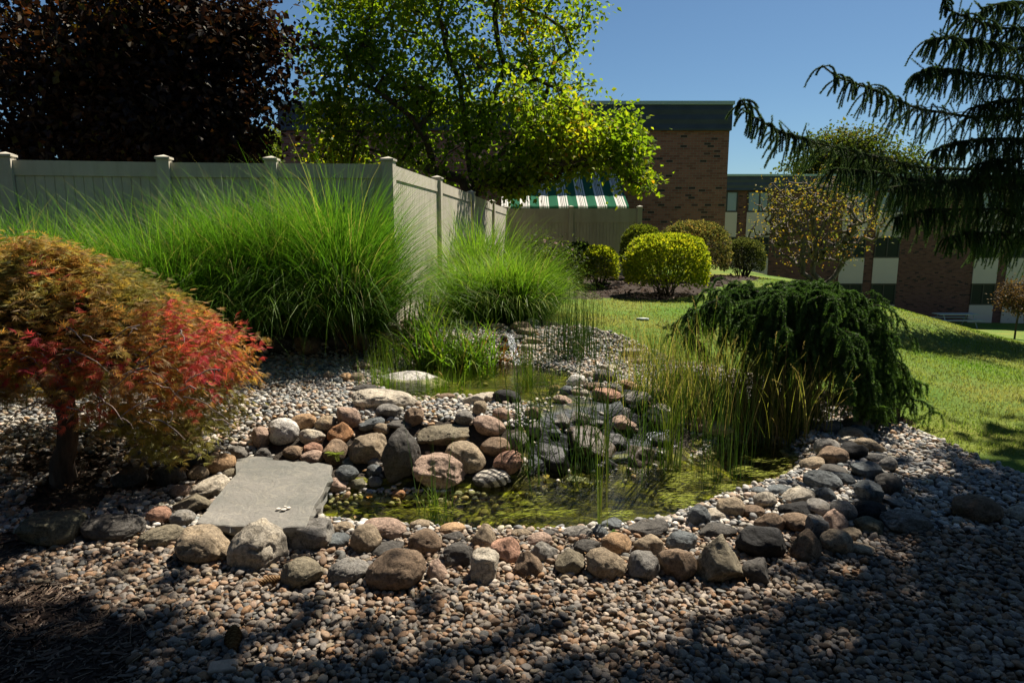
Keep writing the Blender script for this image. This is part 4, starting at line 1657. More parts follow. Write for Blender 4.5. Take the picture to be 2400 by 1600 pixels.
# three storey wing far right
Y2 = 42.0
X = lambda u: P(u, 500, Y2)[0]
Z = lambda v: zat(v, Y2)
wing = thing("brick_wing", (X(2000), Y2, -4.2), "long brick wing with pale panels and windows beyond the sloping lawn", "building")
wx0, wx1 = X(1660), X(2620)
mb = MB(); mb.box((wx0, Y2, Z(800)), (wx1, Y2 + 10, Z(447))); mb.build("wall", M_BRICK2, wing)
mb = MB(); mb.box((wx0, Y2 - .25, Z(446.5)), (wx1, Y2 + 10, Z(414))); mb.build("fascia", M_SLATE, wing)
mb = MB(); mb.box((wx0, Y2 - .33, Z(413.6)), (wx1, Y2 + 10.1, Z(409))); mb.build("roof_edge", M_TRIM, wing)
BAYS = [(1676, 1727), (1750, 1806), (1976, 2034), (2056, 2115), (2295, 2352), (2374, 2430), (2560, 2615)]
for (u0, u1) in BAYS:
    a, b_ = X(u0), X(u1)
    for v0, v1 in ((497.5, 555), (604.5, 664), (714.5, 775)):
        mb = MB(); mb.box((a, Y2 - .06, Z(v1)), (b_, Y2 - .003, Z(v0))); mb.build("panel", M_PANEL, wing)
    for v0, v1 in ((449, 497), (555.5, 604), (664.5, 714)):
        mb = MB()
        for p, q, s, t_ in ((a, b_, Z(v0) - .07, Z(v0)), (a, b_, Z(v1), Z(v1) + .07), (a, a + .07, Z(v1) + .071, Z(v0) - .071), (b_ - .07, b_, Z(v1) + .071, Z(v0) - .071), ((a + b_) / 2 - .035, (a + b_) / 2 + .035, Z(v1) + .071, Z(v0) - .071)):
            mb.box((p, Y2 - .07, s), (q, Y2 - .004, t_))
        w_ = mb.build("window", M_FRAME, wing)
        mb = MB(); mb.box((a + .071, Y2 - .035, Z(v1) + .072), (b_ - .071, Y2 - .006, Z(v0) - .072))
        p_ = mb.build("pane", M_GLASS_SKY if v0 < 500 else M_GLASS, None); p_.parent = w_

# picnic table on the lower lawn
M_TABLE = mat_plain("grey_painted_wood", (.36, .40, .38), .6, .3, .1, 4)
d = 39.0
g0 = P(2238, 752, d)
tb = thing("picnic_table", tuple(g0), "pale grey picnic table standing before the far brick wall", "picnic table")
L_, zg = 1.15, float(zf(np.array([g0[0]]), np.array([d]))[0])
mb = MB()
for k in range(5):
    mb.box((g0[0] - L_, d - .38 + k * .155, zg + .72), (g0[0] + L_, d - .24 + k * .155, zg + .76))
mb.build("table_top", M_TABLE, tb)
for s in (-1, 1):
    mb = MB()
    for k in range(2):
        mb.box((g0[0] - L_, d + s * .72 - .14 + k * .15, zg + .43), (g0[0] + L_, d + s * .72 + k * .15 - .01, zg + .47))
    mb.build("bench", M_TABLE, tb)
    mb = MB()
    for sy in (-1, 1):
        tube(mb, [(g0[0] + s * .85, d + sy * .25, zg + .72), (g0[0] + s * .85, d + sy * .7, zg)], .03, 8)
    tube(mb, [(g0[0] + s * .85, d - .8, zg + .41), (g0[0] + s * .85, d + .8, zg + .41)], .03, 8)
    mb.build("leg", M_TABLE, tb)

# pale object lying on the dry lawn
mb = MB()
V, F = boulder_shape(5, 'f', ICO3)
c = G(1506, 752)
mb.add(V * np.array([.075, .045, .025]), F)
o = mb.build("lawn_cover", mat_plain("grey_plastic_lid", (.4, .44, .42), .5, .3, .15, 10), smooth=True)
o.location = c + [0, 0, .015]
tag(o, "small pale grey cover lying in the dry lawn beyond the rushes", "cover")

# ------------------------------------------------------------------ trees
def make_tree(name, label, root, limbs, blobs, seed, n_attr, leaf_n, leaf_size, leaf_cols, clump_r=.3, limb_r=.1, twig_r=.004,
              bark=None, group=None, shell=.35, droop=.3, mat=None, stem_step=.3, cat='tree', spread=1.0, min_up=-.2):
    """limbs: explicit polylines (world points) grown first; blobs: ellipsoids (cx, cy, cz, rx, ry, rz, weight) that hold the foliage"""
    rng = np.random.default_rng(seed)
    nodes = [np.array(root, float)]
    par = [-1]
    for limb in limbs:
        last = None
        for q, pt in enumerate(limb):
            pt = np.array(pt, float)
            if q == 0:
                d = [np.linalg.norm(n - pt) for n in nodes]
                last = int(np.argmin(d))
                if d[last] < .05:
                    continue
            st = nodes[last]
            m_ = max(1, int(np.linalg.norm(pt - st) / stem_step))
            for k in range(1, m_ + 1):
                nodes.append(st + (pt - st) * k / m_ + (rng.normal(0, .03 * spread, 3) if k < m_ else 0))
                par.append(last)
                last = len(nodes) - 1
    wts = np.array([b_[6] for b_ in blobs])
    pick = rng.choice(len(blobs), n_attr, p=wts / wts.sum())
    Bl = np.array(blobs)[pick]
    dirs = rdir(rng, n_attr)
    rad = (shell + (1 - shell) * rng.uniform(0, 1, n_attr)) ** .6
    rad = rng.uniform(shell, 1, n_attr) ** .55
    att = Bl[:, :3] + dirs * Bl[:, 3:6] * rad[:, None]
    start = len(nodes)
    rt = nodes[-1] if not limbs else np.array(limbs[0][0])
    order = np.argsort(np.linalg.norm(att - np.array(root), axis=1))
    tips = []
    arr = np.zeros((len(nodes) + n_attr * 14, 3))
    arr[:len(nodes)] = nodes
    cnt = len(nodes)
    free0 = 1 if limbs else 0
    for a in order:
        p = att[a]
        dd = arr[free0:cnt] - p
        dist = np.sqrt((dd ** 2).sum(1)) + np.maximum(0, dd[:, 2]) * .6
        k = int(np.argmin(dist)) + free0
        st = arr[k].copy()
        L = np.linalg.norm(p - st)
        m_ = min(12, max(1, int(L / stem_step)))
        last = k
        bow = rng.normal(0, .08, 3) * L + np.array([0, 0, .1 * L])
        for q in range(1, m_ + 1):
            f = q / m_
            pt = st + (p - st) * f + bow * math.sin(math.pi * f)
            arr[cnt] = pt
            par.append(last)
            last = cnt
            cnt += 1
        tips.append(last)
    arr = arr[:cnt]
    par = np.array(par)
    w = np.zeros(cnt)
    w[tips] += 1
    for i in range(cnt - 1, 0, -1):
        w[par[i]] += max(w[i], .3)
    rr = np.minimum(twig_r * np.maximum(w, .5) ** .46, limb_r)
    mb = MB()
    i = np.arange(1, cnt)
    big = rr[i] > twig_r * 4
    frustums(mb, arr[par[i]][big], arr[i][big], np.minimum(rr[par[i]], rr[i] * 1.25)[big], rr[i][big], 9)
    frustums(mb, arr[par[i]][~big], arr[i][~big], np.minimum(rr[par[i]], rr[i] * 1.25)[~big], rr[i][~big], 4)
    t = thing(name, tuple(root), label, cat, group)
    mb.build("trunk", bark or M_BARK, t, True)
    # foliage: leaves on short shoots around every twig end
    tp = arr[tips]
    per = max(1, leaf_n // len(tp))
    Pn = np.repeat(tp, per, axis=0)
    off = rng.normal(0, 1, Pn.shape) * np.array([1, 1, .75]) * clump_r * .55
    Pn = Pn + off
    n = len(Pn)
    ax = norm(norm(off) * .5 + rng.normal(0, .6, (n, 3)) + np.array([0, 0, -droop]))
    nr = norm(rng.normal(0, .6, (n, 3)) + np.array([0, 0, 1]))
    pal = np.array([c_[:3] for c_ in leaf_cols])
    pw = np.array([c_[3] for c_ in leaf_cols])
    # colour drifts from clump to clump, and a little from leaf to leaf
    key = np.clip(.5 + .42 * vnoise(np.repeat(tp, per, axis=0) * .9, seed) + rng.normal(0, .2, n), 0, .999)
    cum = np.cumsum(pw / pw.sum())
    col = pal[np.searchsorted(cum, key)] * rng.uniform(.75, 1.25, (n, 1))
    mb = MB()
    leaves(mb, Pn, ax, nr, leaf_size * rng.uniform(.65, 1.2, n), col, .3, .72)
    mb.build("crown", mat or M_LEAF, t)
    return t


# broad multi-stemmed green tree behind the fence
TD = 14.6
gz = .38
def L3(*pts):
    return [P(u, v, d) for u, v, d in pts]
base = P(1112, 530, TD); base[2] = gz
limbs = [
    [base, P(1112, 470, TD), P(1110, 440, TD), P(1098, 380, TD), P(1090, 300, TD), P(1078, 190, TD - .3), P(1035, 60, TD - .4), P(1010, -40, TD - .4)],
    [P(1112, 470, TD), P(1080, 420, TD - .2), P(1015, 400, TD - .3), P(1000, 330, TD - .6), P(960, 270, TD - .9), P(880, 210, TD - 1), P(790, 170, TD - 1)],
    [P(1112, 460, TD), P(1135, 400, TD + .2), P(1190, 345, TD + .4), P(1265, 330, TD + .4), P(1262, 280, TD + .4), P(1288, 190, TD + .5), P(1300, 110, TD + .6)],
    [P(1116, 455, TD), P(1150, 420, TD - .4), P(1190, 395, TD - .7), P(1290, 385, TD - 1.2), P(1400, 375, TD - 1.5)],
    [P(1112, 440, TD), P(1125, 350, TD + .6), P(1150, 250, TD + .9), P(1180, 120, TD + 1.2), P(1190, -30, TD + 1.2)],
    [P(1265, 330, TD + .4), P(1330, 270, TD + .2), P(1400, 300, TD - .1), P(1450, 340, TD - .2)],
    [P(1015, 400, TD - .3), P(900, 360, TD - .5), P(790, 330, TD - .4)],
]
def blob(u, v, d, ru, rv, w, ry=1.2):
    c = P(u, v, d)
    k = d / FPX
    return (c[0], c[1], c[2], ru * k, ry, rv * k, w)
blobs = [blob(800, 130, TD - .8, 130, 150, 1.2), blob(785, 300, TD - .6, 75, 80, .9), blob(920, 60, TD - .6, 140, 140, 1.3), blob(900, 260, TD - .9, 130, 110, 1.3),
         blob(1080, 20, TD, 190, 150, 1.6, 1.6), blob(1080, 210, TD, 170, 110, 1.5, 1.6), blob(1260, 60, TD + .4, 110, 130, 1.2), blob(1280, 230, TD + .3, 110, 120, 1.2),
         blob(1060, 350, TD - .3, 170, 85, 1.0), blob(1330, 330, TD - .4, 150, 70, 1.4, 1.4), blob(1420, 350, TD - .7, 95, 50, 1.2, .9), blob(1270, 392, TD - .8, 120, 42, .9), blob(1250, 230, 12.7, 80, 80, .5, .6), blob(1320, 300, 13.1, 80, 55, .4, .6),
         blob(775, 365, TD - .3, 60, 32, .5, .8), blob(1450, 300, TD - .2, 50, 40, .35, .6), blob(1340, 30, TD + .3, 60, 30, .2, .5), blob(1000, -130, TD, 260, 120, 1.6, 1.8),
         blob(1190, 435, TD - .6, 60, 26, .35, .7), blob(1500, 425, TD - .6, 24, 26, .18, .4), blob(870, 390, TD - .1, 80, 30, .4)]
make_tree("broadleaf_tree", "broad green tree with several dark stems spreading above the sunlit fence", base, limbs, [q[:4] + (q[4] * .72,) + q[5:] for q in blobs], 11, 480, 31000, .118,
          [(.08, .13, .013, 2.0), (.13, .19, .016, 2.4), (.20, .23, .02, 1.8), (.29, .26, .022, 1.0), (.24, .13, .016, .35)], .36, .13, .0095, shell=.2, droop=.35, mat=M_CROWN)

# dark purple maple at the left
DD = 12.6
base = np.array([-7.2, 12.6, .45])
limbs = [[base, base + [0, 0, 2.0], base + [.2, 0, 4.5], base + [0, .2, 7.0]], [base + [0, 0, 1.8], base + [1.2, -.3, 3.2], base + [2.4, -.4, 4.6]], [base + [0, 0, 1.8], base + [-1.4, -.3, 3.4], base + [-2.6, -.4, 5]],
         [base + [0, 0, 2.2], base + [.6, -1, 3.4], base + [1, -1.8, 4.6]]]
blobs = [blob(60, 180, DD - .6, 220, 200, 2.4, 1.8), blob(300, 90, DD - .8, 210, 160, 2.2, 1.7), blob(480, 130, DD - .6, 170, 140, 1.7, 1.4), blob(300, 270, DD - .9, 210, 110, 1.8, 1.5),
         blob(500, 270, DD - .5, 95, 95, 1.2, 1.2), blob(545, 60, DD - .3, 100, 85, .9, 1.2), blob(530, 330, DD - .2, 62, 42, .5, .8), blob(-200, 120, DD, 240, 260, 1.2, 2), blob(200, -150, DD, 420, 170, 1.8, 2.2),
         blob(120, 340, DD - .6, 240, 50, .9, 1.2), blob(400, 350, DD - .4, 120, 32, .6, 1)]
make_tree("purple_maple", "very dark purple leaved maple filling the sky at the far left", base, limbs, blobs, 12, 620, 42000, .135,
          [(.011, .008, .008, 2.6), (.018, .010, .009, 2.0), (.036, .022, .01, 1.3), (.066, .028, .011, .8), (.055, .055, .012, .6)], .5, .16, .007, shell=.15, droop=.4, min_up=0,
          mat=mat_leaf("purple_leaf", .3, .1, (1.6, 1.1, .5)))

# greenery behind the fence under the dark maple, and beyond the building's left end
for (u, v, d, ru, rv, sd, lab) in ((560, 360, 17.5, 90, 26, 21, "sunlit green shrub peeking over the fence under the dark maple"),
                                  (648, 345, 33.0, 26, 42, 22, "pale green young tree in the gap left of the brick building"),
                                  (460, 372, 19.5, 80, 22, 27, "low green shrub showing just above the fence at the middle post")):
    c = P(u, v, d)
    g_ = np.array([c[0], c[1], float(zf(c[:1], c[1:2])[0])])
    make_tree("background_shrub", lab, g_, [[g_, g_ * .5 + c * .5]], [blob(u, v, d, ru, rv, 1, 1.0), blob(u - ru * .3, v + rv, d, ru * .8, rv, 1, 1.0)], sd, 90, 3600, .09 * d / 17,
              [(.07, .11, .015, 2), (.11, .15, .02, 1.5), (.17, .18, .03, .6)], .45, .05, .006, cat='shrub')

# small multi-stemmed tree with sparse yellow leaves before the far wing
d = 20.0
base = P(1922, 690, d); base[2] = float(zf(base[:1], base[1:2])[0])
limbs = [[base, P(1905, 640, d), P(1912, 560, d), P(1935, 520, d), P(1975, 470, d + .2)], [base, P(1880, 640, d - .1), P(1882, 560, d - .2), P(1858, 510, d - .3), P(1830, 450, d - .3)],
         [base, P(1960, 640, d + .1), P(2000, 585, d + .2), P(2030, 540, d + .2), P(2060, 520, d + .2)], [P(1912, 560, d), P(1905, 500, d), P(1890, 430, d)]]
blobs = [blob(1840, 480, d, 70, 70, 1, .9), blob(1930, 460, d, 80, 60, 1, .9), blob(2010, 510, d, 75, 70, 1, .9), blob(1870, 560, d, 70, 60, .7, .8), blob(1960, 580, d, 60, 50, .6, .8), blob(1800, 545, d, 50, 40, .4, .6)]
make_tree("autumn_tree", "small sparse tree with yellow leaves and grey twigs before the far brick wing", base, limbs, blobs, 13, 620, 2700, .085,
          [(.16, .16, .04, 2), (.25, .18, .03, 1.4), (.10, .12, .03, 1.6), (.24, .12, .03, .5)], .4, .07, .011, bark=M_BARK_G, shell=.1, stem_step=.2)
# big tree far behind the wing
d = 62.0
c = P(1985, 400, d)
base = np.array([c[0], d, -5.0])
make_tree("distant_tree", "round green gold tree rising behind the far wing's roof", base, [[base, base + [0, 0, 8], base + [0, 0, 12]]],
          [blob(1930, 370, d, 65, 50, 1, 2.5), blob(2040, 360, d, 55, 50, 1, 2.5), blob(1985, 345, d, 50, 38, 1, 2.5), blob(2110, 400, d, 50, 36, .8, 2.2), blob(1890, 410, d, 50, 40, .8, 2.2), blob(2000, 420, d, 120, 40, 1, 2.5)],
          14, 260, 15000, .32, [(.045, .07, .014, 2), (.065, .09, .016, 2), (.12, .11, .018, .8)], 1.3, .3, .02)
# bare brown shrub by the picnic table
d = 30.0
base = P(2385, 735, d); base[2] = float(zf(base[:1], base[1:2])[0])
make_tree("autumn_shrub", "reddish brown shrub at the right edge near the picnic table", base, [[base, base + [0, 0, .5]]],
          [blob(2395, 688, d, 48, 30, 1, .8), blob(2400, 715, d, 40, 18, .6, .6)], 15, 160, 2500, .11, [(.07, .04, .025, 1), (.10, .065, .035, 1)], .4, .04, .008, cat='shrub')

# ------------------------------------------------------------------ clipped shrubs
def round_shrub(name, label, u, v0, v1, ru, d, n, size, cols, seed, ry=None, core=.72, stems=6, group="clipped round shrubs before the brick building"):
    """clipped shrub whose outline spans v0 (top) to v1 (ground), half width ru in photo units"""
    rng = np.random.default_rng(seed)
    k = d / FPX
    top, bot = zat(v0, d), zat(v1, d)
    rz = (top - bot) / 2 * 1.02
    rx = ru * k
    ry = ry or rx
    c = np.array([P(u, (v0 + v1) / 2, d)[0], d, bot + rz])
    t = thing(name, (c[0], c[1], bot), label, 'shrub', group)
    D = rdir(rng, n)
    D[:, 2] = np.where(D[:, 2] < -.5, -D[:, 2], D[:, 2])
    sup = (np.abs(D) ** 2.6).sum(1) ** (-1 / 2.6)
    lump = 1 + .05 * fbm(D * 2.6, seed, 2) + .03 * fbm(D * 7, seed + 3, 2)
    rad = (1 - (1 - core) * rng.uniform(0, 1, n) ** 2.2) * lump * sup
    stray = rng.uniform(0, 1, n) < .02
    rad = np.where(stray, rad * rng.uniform(1.02, 1.1, n), rad)
    Pn = c + D * np.array([rx, ry, rz]) * rad[:, None]
    pal = np.array([q[:3] for q in cols]); pw = np.array([q[3] for q in cols])
    key = np.clip(.5 + .3 * vnoise(Pn * 5, seed) + rng.normal(0, .26, n), 0, .999)
    col = pal[np.searchsorted(np.cumsum(pw / pw.sum()), key)] * rng.uniform(.75, 1.25, (n, 1))
    mb = MB()
    leaves(mb, Pn, norm(D + rng.normal(0, .7, (n, 3)) + [0, 0, .25]), rdir(rng, n), size * rng.uniform(.6, 1.2, n), col, .3, .62)
    mb.build("foliage", M_LEAF, t)
    mb = MB()
    for s in range(stems * 5):
        a = rng.uniform(0, 6.28)
        p0 = np.array([c[0] + .18 * rx * math.cos(a), c[1] + .18 * ry * math.sin(a), bot - .05])
        dd_ = rdir(rng, 1)[0]; dd_[2] = abs(dd_[2])
        p2 = c + dd_ * np.array([rx, ry, rz]) * .8
        p1 = (p0 + p2) / 2 + [0, 0, -.05]
        frustums(mb, [p0, p1], [p1, p2], [.012, .008], [.008, .003], 5)
    mb.build("stem", M_BARK, t)
    return t


GOLD = [(.17, .23, .018, 2), (.26, .31, .022, 2.2), (.38, .38, .03, 1.2), (.10, .15, .018, 1)]
DKGR = [(.03, .05, .014, 2), (.045, .07, .018, 2), (.07, .09, .022, 1)]
VARI = [(.06, .075, .03, 2), (.11, .11, .05, 1.5), (.17, .145, .06, 1.2), (.20, .12, .05, .5)]
round_shrub("round_shrub", "large golden yellow clipped shrub at the front of the shrub bed", 1561, 553, 697, 94, 10.9, 15000, .052, GOLD, 31)
round_shrub("round_shrub", "small golden yellow shrub before the end of the olive fence", 1405, 580, 672, 42, 12.4, 5200, .05, GOLD, 32)
round_shrub("round_shrub", "small dark green shrub tucked left of the small golden one", 1356, 573, 668, 34, 13.2, 4600, .045, DKGR, 33)
round_shrub("round_shrub", "wide variegated grey green shrub behind the large golden one", 1625, 524, 660, 80, 13.6, 11000, .05, VARI, 34)
round_shrub("round_shrub", "mid green shrub between the olive fence end and the variegated one", 1503, 533, 660, 45, 14.4, 6000, .05, [(.06, .09, .014, 2), (.09, .12, .018, 2), (.13, .14, .02, .7)], 35)
round_shrub("round_shrub", "round dark green shrub at the right end of the shrub bed", 1741, 563, 655, 46, 14.2, 7000, .045, [(.035, .05, .02, 2), (.055, .07, .03, 2), (.12, .13, .05, .8)], 36)

# loose rose bush with pale flowers between the grasses and the golden shrubs
rng = np.random.default_rng(41)
d = 11.2
base = P(1290, 690, d); base[2] = float(zf(base[:1], base[1:2])[0])
t = make_tree("rose_bush", "loose rose bush with a few pale pink flowers before the olive fence", base, [[base, base + [0, 0, .5]], [base, base + [-.3, 0, .6]]],
              [blob(1290, 630, d, 60, 50, 1, .4), blob(1255, 590, d, 40, 35, .4, .3), blob(1320, 600, d, 40, 40, .4, .3)], 16, 130, 2600, .055,
              [(.035, .06, .015, 2), (.07, .10, .02, 1.5), (.11, .13, .03, .7)], .22, .012, .003, cat='shrub', stem_step=.1)
M_FLOWER = mat_leaf("pink_petal", .4, .05, (1, 1, 1))
for k in range(14):
    u, v = rng.uniform(1235, 1345), rng.uniform(560, 650)
    c = P(u, v, d - rng.uniform(0, .4))
    mb = MB()
    D = rdir(rng, 9)
    leaves(mb, np.tile(c, (9, 1)), D, rdir(rng, 9), .035, np.tile(np.array([.5, .36, .33]) * rng.uniform(.8, 1.2), (9, 1)), .4, .9)
    mb.build("flower", M_FLOWER, t)

# ------------------------------------------------------------------ laceleaf maple, front left
rng = np.random.default_rng(51)
mc = np.array([-2.90, 4.12])
mroot = G(150, 1128)
t = thing("laceleaf_maple", tuple(mroot), "weeping laceleaf maple with orange, red and olive feathery leaves at the left", 'tree')
mb = MB()
D4 = mroot[1]
trunk = [mroot + [0, 0, -.1], mroot + [.0, 0, .12], P(158, 1040, D4), P(160, 985, D4), P(150, 940, D4), P(165, 870, D4 + .05), P(200, 800, D4 + .05)]
tube(mb, trunk, [.085, .068, .058, .056, .058, .045, .03], 12)
fork = [P(152, 945, D4), P(110, 900, D4 - .05), P(60, 850, D4 - .1), P(0, 800, D4 - .1)]
tube(mb, fork, [.045, .035, .028, .02], 10)
# dome outline: height above ground as a function of distance from the centre
shellP, shellN = [], []
N = 6000
ang = rng.uniform(0, 2 * math.pi, N)
el = rng.uniform(-.62, 1.0, N)                     # 1 = crown top, below 0 = hanging skirt
hor = np.where(el > 0, np.maximum(0, 1 - el * .98) ** .52, 1 - .16 * np.abs(el) ** 1.2)
tier = (el * 4.3 + .7 * vnoise(np.stack([np.cos(ang) * 1.6, np.sin(ang) * 1.6, 0 * el], 1), 15)) % 1.0
lay = (1 - .40 * rng.uniform(0, 1, N) ** 1.9) * (.86 + .16 * (1 - tier) ** 1.3)
lump = 1 + .13 * vnoise(np.stack([np.cos(ang) * 2, np.sin(ang) * 2, el * 2], 1), 5) + .05 * vnoise(np.stack([np.cos(ang) * 6, np.sin(ang) * 6, el * 6], 1), 6)
RX, RY, RZ = 1.22, .80, .62
px_ = mc[0] + np.cos(ang) * hor * RX * lay * lump
py_ = mc[1] + np.sin(ang) * hor * RY * lay * lump
pz_ = .86 + np.where(el > 0, el * RZ, el * .9) * (.86 + .14 * lay) * lump
# terraced skirt: the left front hangs less, so the trunk and ground show
skirt = 1.6 - py_ * (.350 - .095 * sstep((mc[0] - px_ + .70) / .3))
k = pz_ > skirt + .12 * vnoise(np.stack([px_ * 4, py_ * 4, 0 * px_], 1), 9)
shell = np.stack([px_, py_, pz_], 1)[k]
ang, el, lay = ang[k], el[k], lay[k]
# tiered tufts: gather the points towards branch layers
# leaves: seven thin lobes fan out and droop
n = len(shell)
out_ = norm(np.stack([np.cos(ang), np.sin(ang), np.where(el > 0, .25, -.7)], 1) + rng.normal(0, .35, (n, 3)))
patch = fbm(shell * 2.1, 77, 2) + rng.normal(0, .42, n)
cr = np.array([(.26, .035, .045), (.33, .075, .045), (.27, .155, .04), (.22, .17, .04), (.145, .14, .035), (.16, .11, .05)])
# red towards the lower middle and the right rim, olive yellow on top
redness = patch * .8 + .40 * np.exp(-((el - .05) / .3) ** 2) * sstep((mc[1] + .2 - shell[:, 1]) / .5) - .5 * (el > .45) + .5 * sstep((shell[:, 0] - (mc[0] + .78)) / .3) * (el > -.35) - .75 * (el < -.32)
idx = np.where(redness > 1.0, 0, np.where(redness > .68, 1, np.where(redness > .22, 2, np.where(redness > -.2, 3, 4))))
idx = np.where(rng.uniform(0, 1, n) < .16, 5, idx)
colc = 1.55 * cr[idx] * rng.uniform(.7, 1.25, (n, 1))
mbl = MB()
SUB = 5
for q in range(SUB):                               # several leaves on every shoot
    c0 = shell + rng.normal(0, .028, (n, 3)) + out_ * (q - 2) * .014
    o_ = norm(out_ + rng.normal(0, .35, (n, 3)))
    sd = norm(np.cross(o_, rng.normal(0, .3, (n, 3)) + [0, 0, 1]))
    for a in np.linspace(-1.15, 1.15, 7):
        dl = norm(o_ * math.cos(a) + sd * math.sin(a) + np.array([0, 0, -.28]))
        leaves(mbl, c0, dl, np.cross(dl, sd) + .01, (.052 - .014 * abs(a)) * rng.uniform(.75, 1.2, n), colc * rng.uniform(.88, 1.12, (n, 1)), .1, .105)
mbl.build("crown", mat_leaf("laceleaf", .55, .08, (1.35, 1.18, .7)), t)
# arching branches inside the dome
A, Bq, ra, rb = [], [], [], []
hub = np.array(P(175, 850, D4))
for i in rng.choice(n, 260, replace=False):
    p = shell[i]
    mid = (hub + p) / 2 + np.array([0, 0, .18 * np.linalg.norm(p - hub)])
    pts = [hub + (p - hub) * f + (mid - (hub + p) / 2) * 4 * f * (1 - f) for f in np.linspace(0, 1, 8)]
    for q in range(7):
        A.append(pts[q]); Bq.append(pts[q + 1])
        ra.append(.016 * (1 - q / 7.6) ** 1.3); rb.append(.016 * (1 - (q + 1) / 7.6) ** 1.3)
frustums(mb, A, Bq, np.array(ra), np.array(rb), 5)
mb.build("trunk", mat_bark("maple_bark", (.045, .032, .025), (.17, .13, .105), 20), t, True)

# pale bare twigs showing through the front of the crown
mb = MB()
rng = np.random.default_rng(52)
for k in range(46):
    u, v = rng.uniform(40, 520), rng.uniform(760, 1000)
    p = P(u, v, rng.uniform(3.35, 3.75))
    a = rng.uniform(-.6, 3.7)
    d_ = np.array([math.cos(a), rng.normal(0, .3), abs(math.sin(a)) * .5 - .2])
    L = rng.uniform(.08, .24)
    f = np.linspace(0, 1, 7)[:, None]
    line = p + d_ * L * f + np.array([0, 0, -.5]) * L * f ** 2 + rng.normal(0, .004, (7, 3))
    tube(mb, line, np.linspace(.0045, .0015, 7), 5, None, False)
mb.build("twig", mat_bark("pale_twig", (.16, .12, .10), (.34, .27, .23), 30), t, True)['kind'] = 'stuff'

# ------------------------------------------------------------------ drooping spruces
def fuzzy(mb, wood, line, r0, count, nl, nw, col, rng, colvar=.2, tipcol=None):
    """a needle-covered twig along a polyline"""
    line = np.asarray(line)
    n = len(line)
    T = np.gradient(line, axis=0)
    span = np.linalg.norm(T, axis=1) * 1.1
    cc = np.asarray(col)[None] * rng.uniform(1 - colvar, 1 + colvar, (n, 1))
    if tipcol is not None:
        f = np.linspace(0, 1, n)[:, None] ** 3
        cc = cc * (1 - f) + np.asarray(tipcol)[None] * f
    needles(mb, line, T, count, nl, nw, cc, rng, .8, span)
    frustums(wood, line[:-1], line[1:], np.linspace(r0, r0 * .4, n)[:-1], np.linspace(r0, r0 * .4, n)[1:], 4)


rng = np.random.default_rng(61)
SK = 1.2
sroot = np.array([11.3, 10.3, float(zf(np.array([11.3]), np.array([10.3]))[0])])
t = thing("spruce_tree", tuple(sroot), "tall dark spruce with drooping branchlets reaching in from the right", 'tree')
wood, nee = MB(), MB()
tube(wood, [sroot + [0, 0, -.2], sroot + [0, 0, 3], sroot + [.05, 0, 8], sroot + [0, 0, 22.0]], [.34, .3, .2, .02], 12)
SCOL, STIP = (.036, .062, .03), (.075, .13, .045)


def spruce_limb(pts, hang, seed, dens=1.0, spread=.28, count=40, nl=.026, nw=.006, step=.042, r=.03):
    rng = np.random.default_rng(seed)
    pts = np.array(pts)
    seg = np.r_[0, np.cumsum(np.linalg.norm(np.diff(pts, axis=0), axis=1))]
    L = seg[-1]
    s = np.linspace(0, L, max(4, int(L / .06)))
    line = np.stack([np.interp(s, seg, pts[:, k]) for k in range(3)], 1)
    frustums(wood, line[:-1], line[1:], np.linspace(r * .22, r, len(s))[:-1], np.linspace(r * .22, r, len(s))[1:], 6)
    near_tip = s < L * .7
    T = np.gradient(line, axis=0)
    needles(nee, line[near_tip], -T[near_tip], int(count * 1.4), nl, nw, np.tile(SCOL, (near_tip.sum(), 1)), rng, .7, np.full(near_tip.sum(), .07))
    m_ = int(L / step * dens)
    for k in range(m_):
        f = rng.uniform(0.0, 1.0)
        i = min(len(s) - 2, int(f * (len(s) - 1)))
        p0 = line[i]
        tdir = norm(line[i] - line[i + 1])
        ln = hang * (.35 + .75 * min(1, f * 2.2)) * rng.uniform(.45, 1.15)
        side = rng.normal(0, spread * min(1, .25 + f * 1.6))
        sdv = norm(np.cross(tdir, [0, 0, 1])) * side
        q = np.linspace(0, 1, 14)[:, None]
        # a short sideways shoot, then hanging straight down
        tw = p0 + sdv * np.sqrt(q) + tdir * .10 * q * ln * 2 + np.array([0, 0, -1]) * ln * q ** 1.5 + rng.normal(0, .012, 3) * q
        fuzzy(nee, wood, tw, .004, count, nl, nw, SCOL, rng, .3, STIP)
    for k in range(int(L / .22)):                 # short upturned shoots on top
        i = rng.integers(0, max(1, int(len(s) * .75)))
        tdir = norm(line[i] - line[i + 1])
        q = np.linspace(0, 1, 5)[:, None]
        tw = line[i] + (tdir * .8 + rng.normal(0, .35, 3) + [0, 0, .45]) * q * rng.uniform(.08, .16)
        fuzzy(nee, wood, tw, .004, count, nl, nw, SCOL, rng, .2, STIP)


def limb(*pts):
    return [P(u, v, d * SK) for u, v, d in pts]


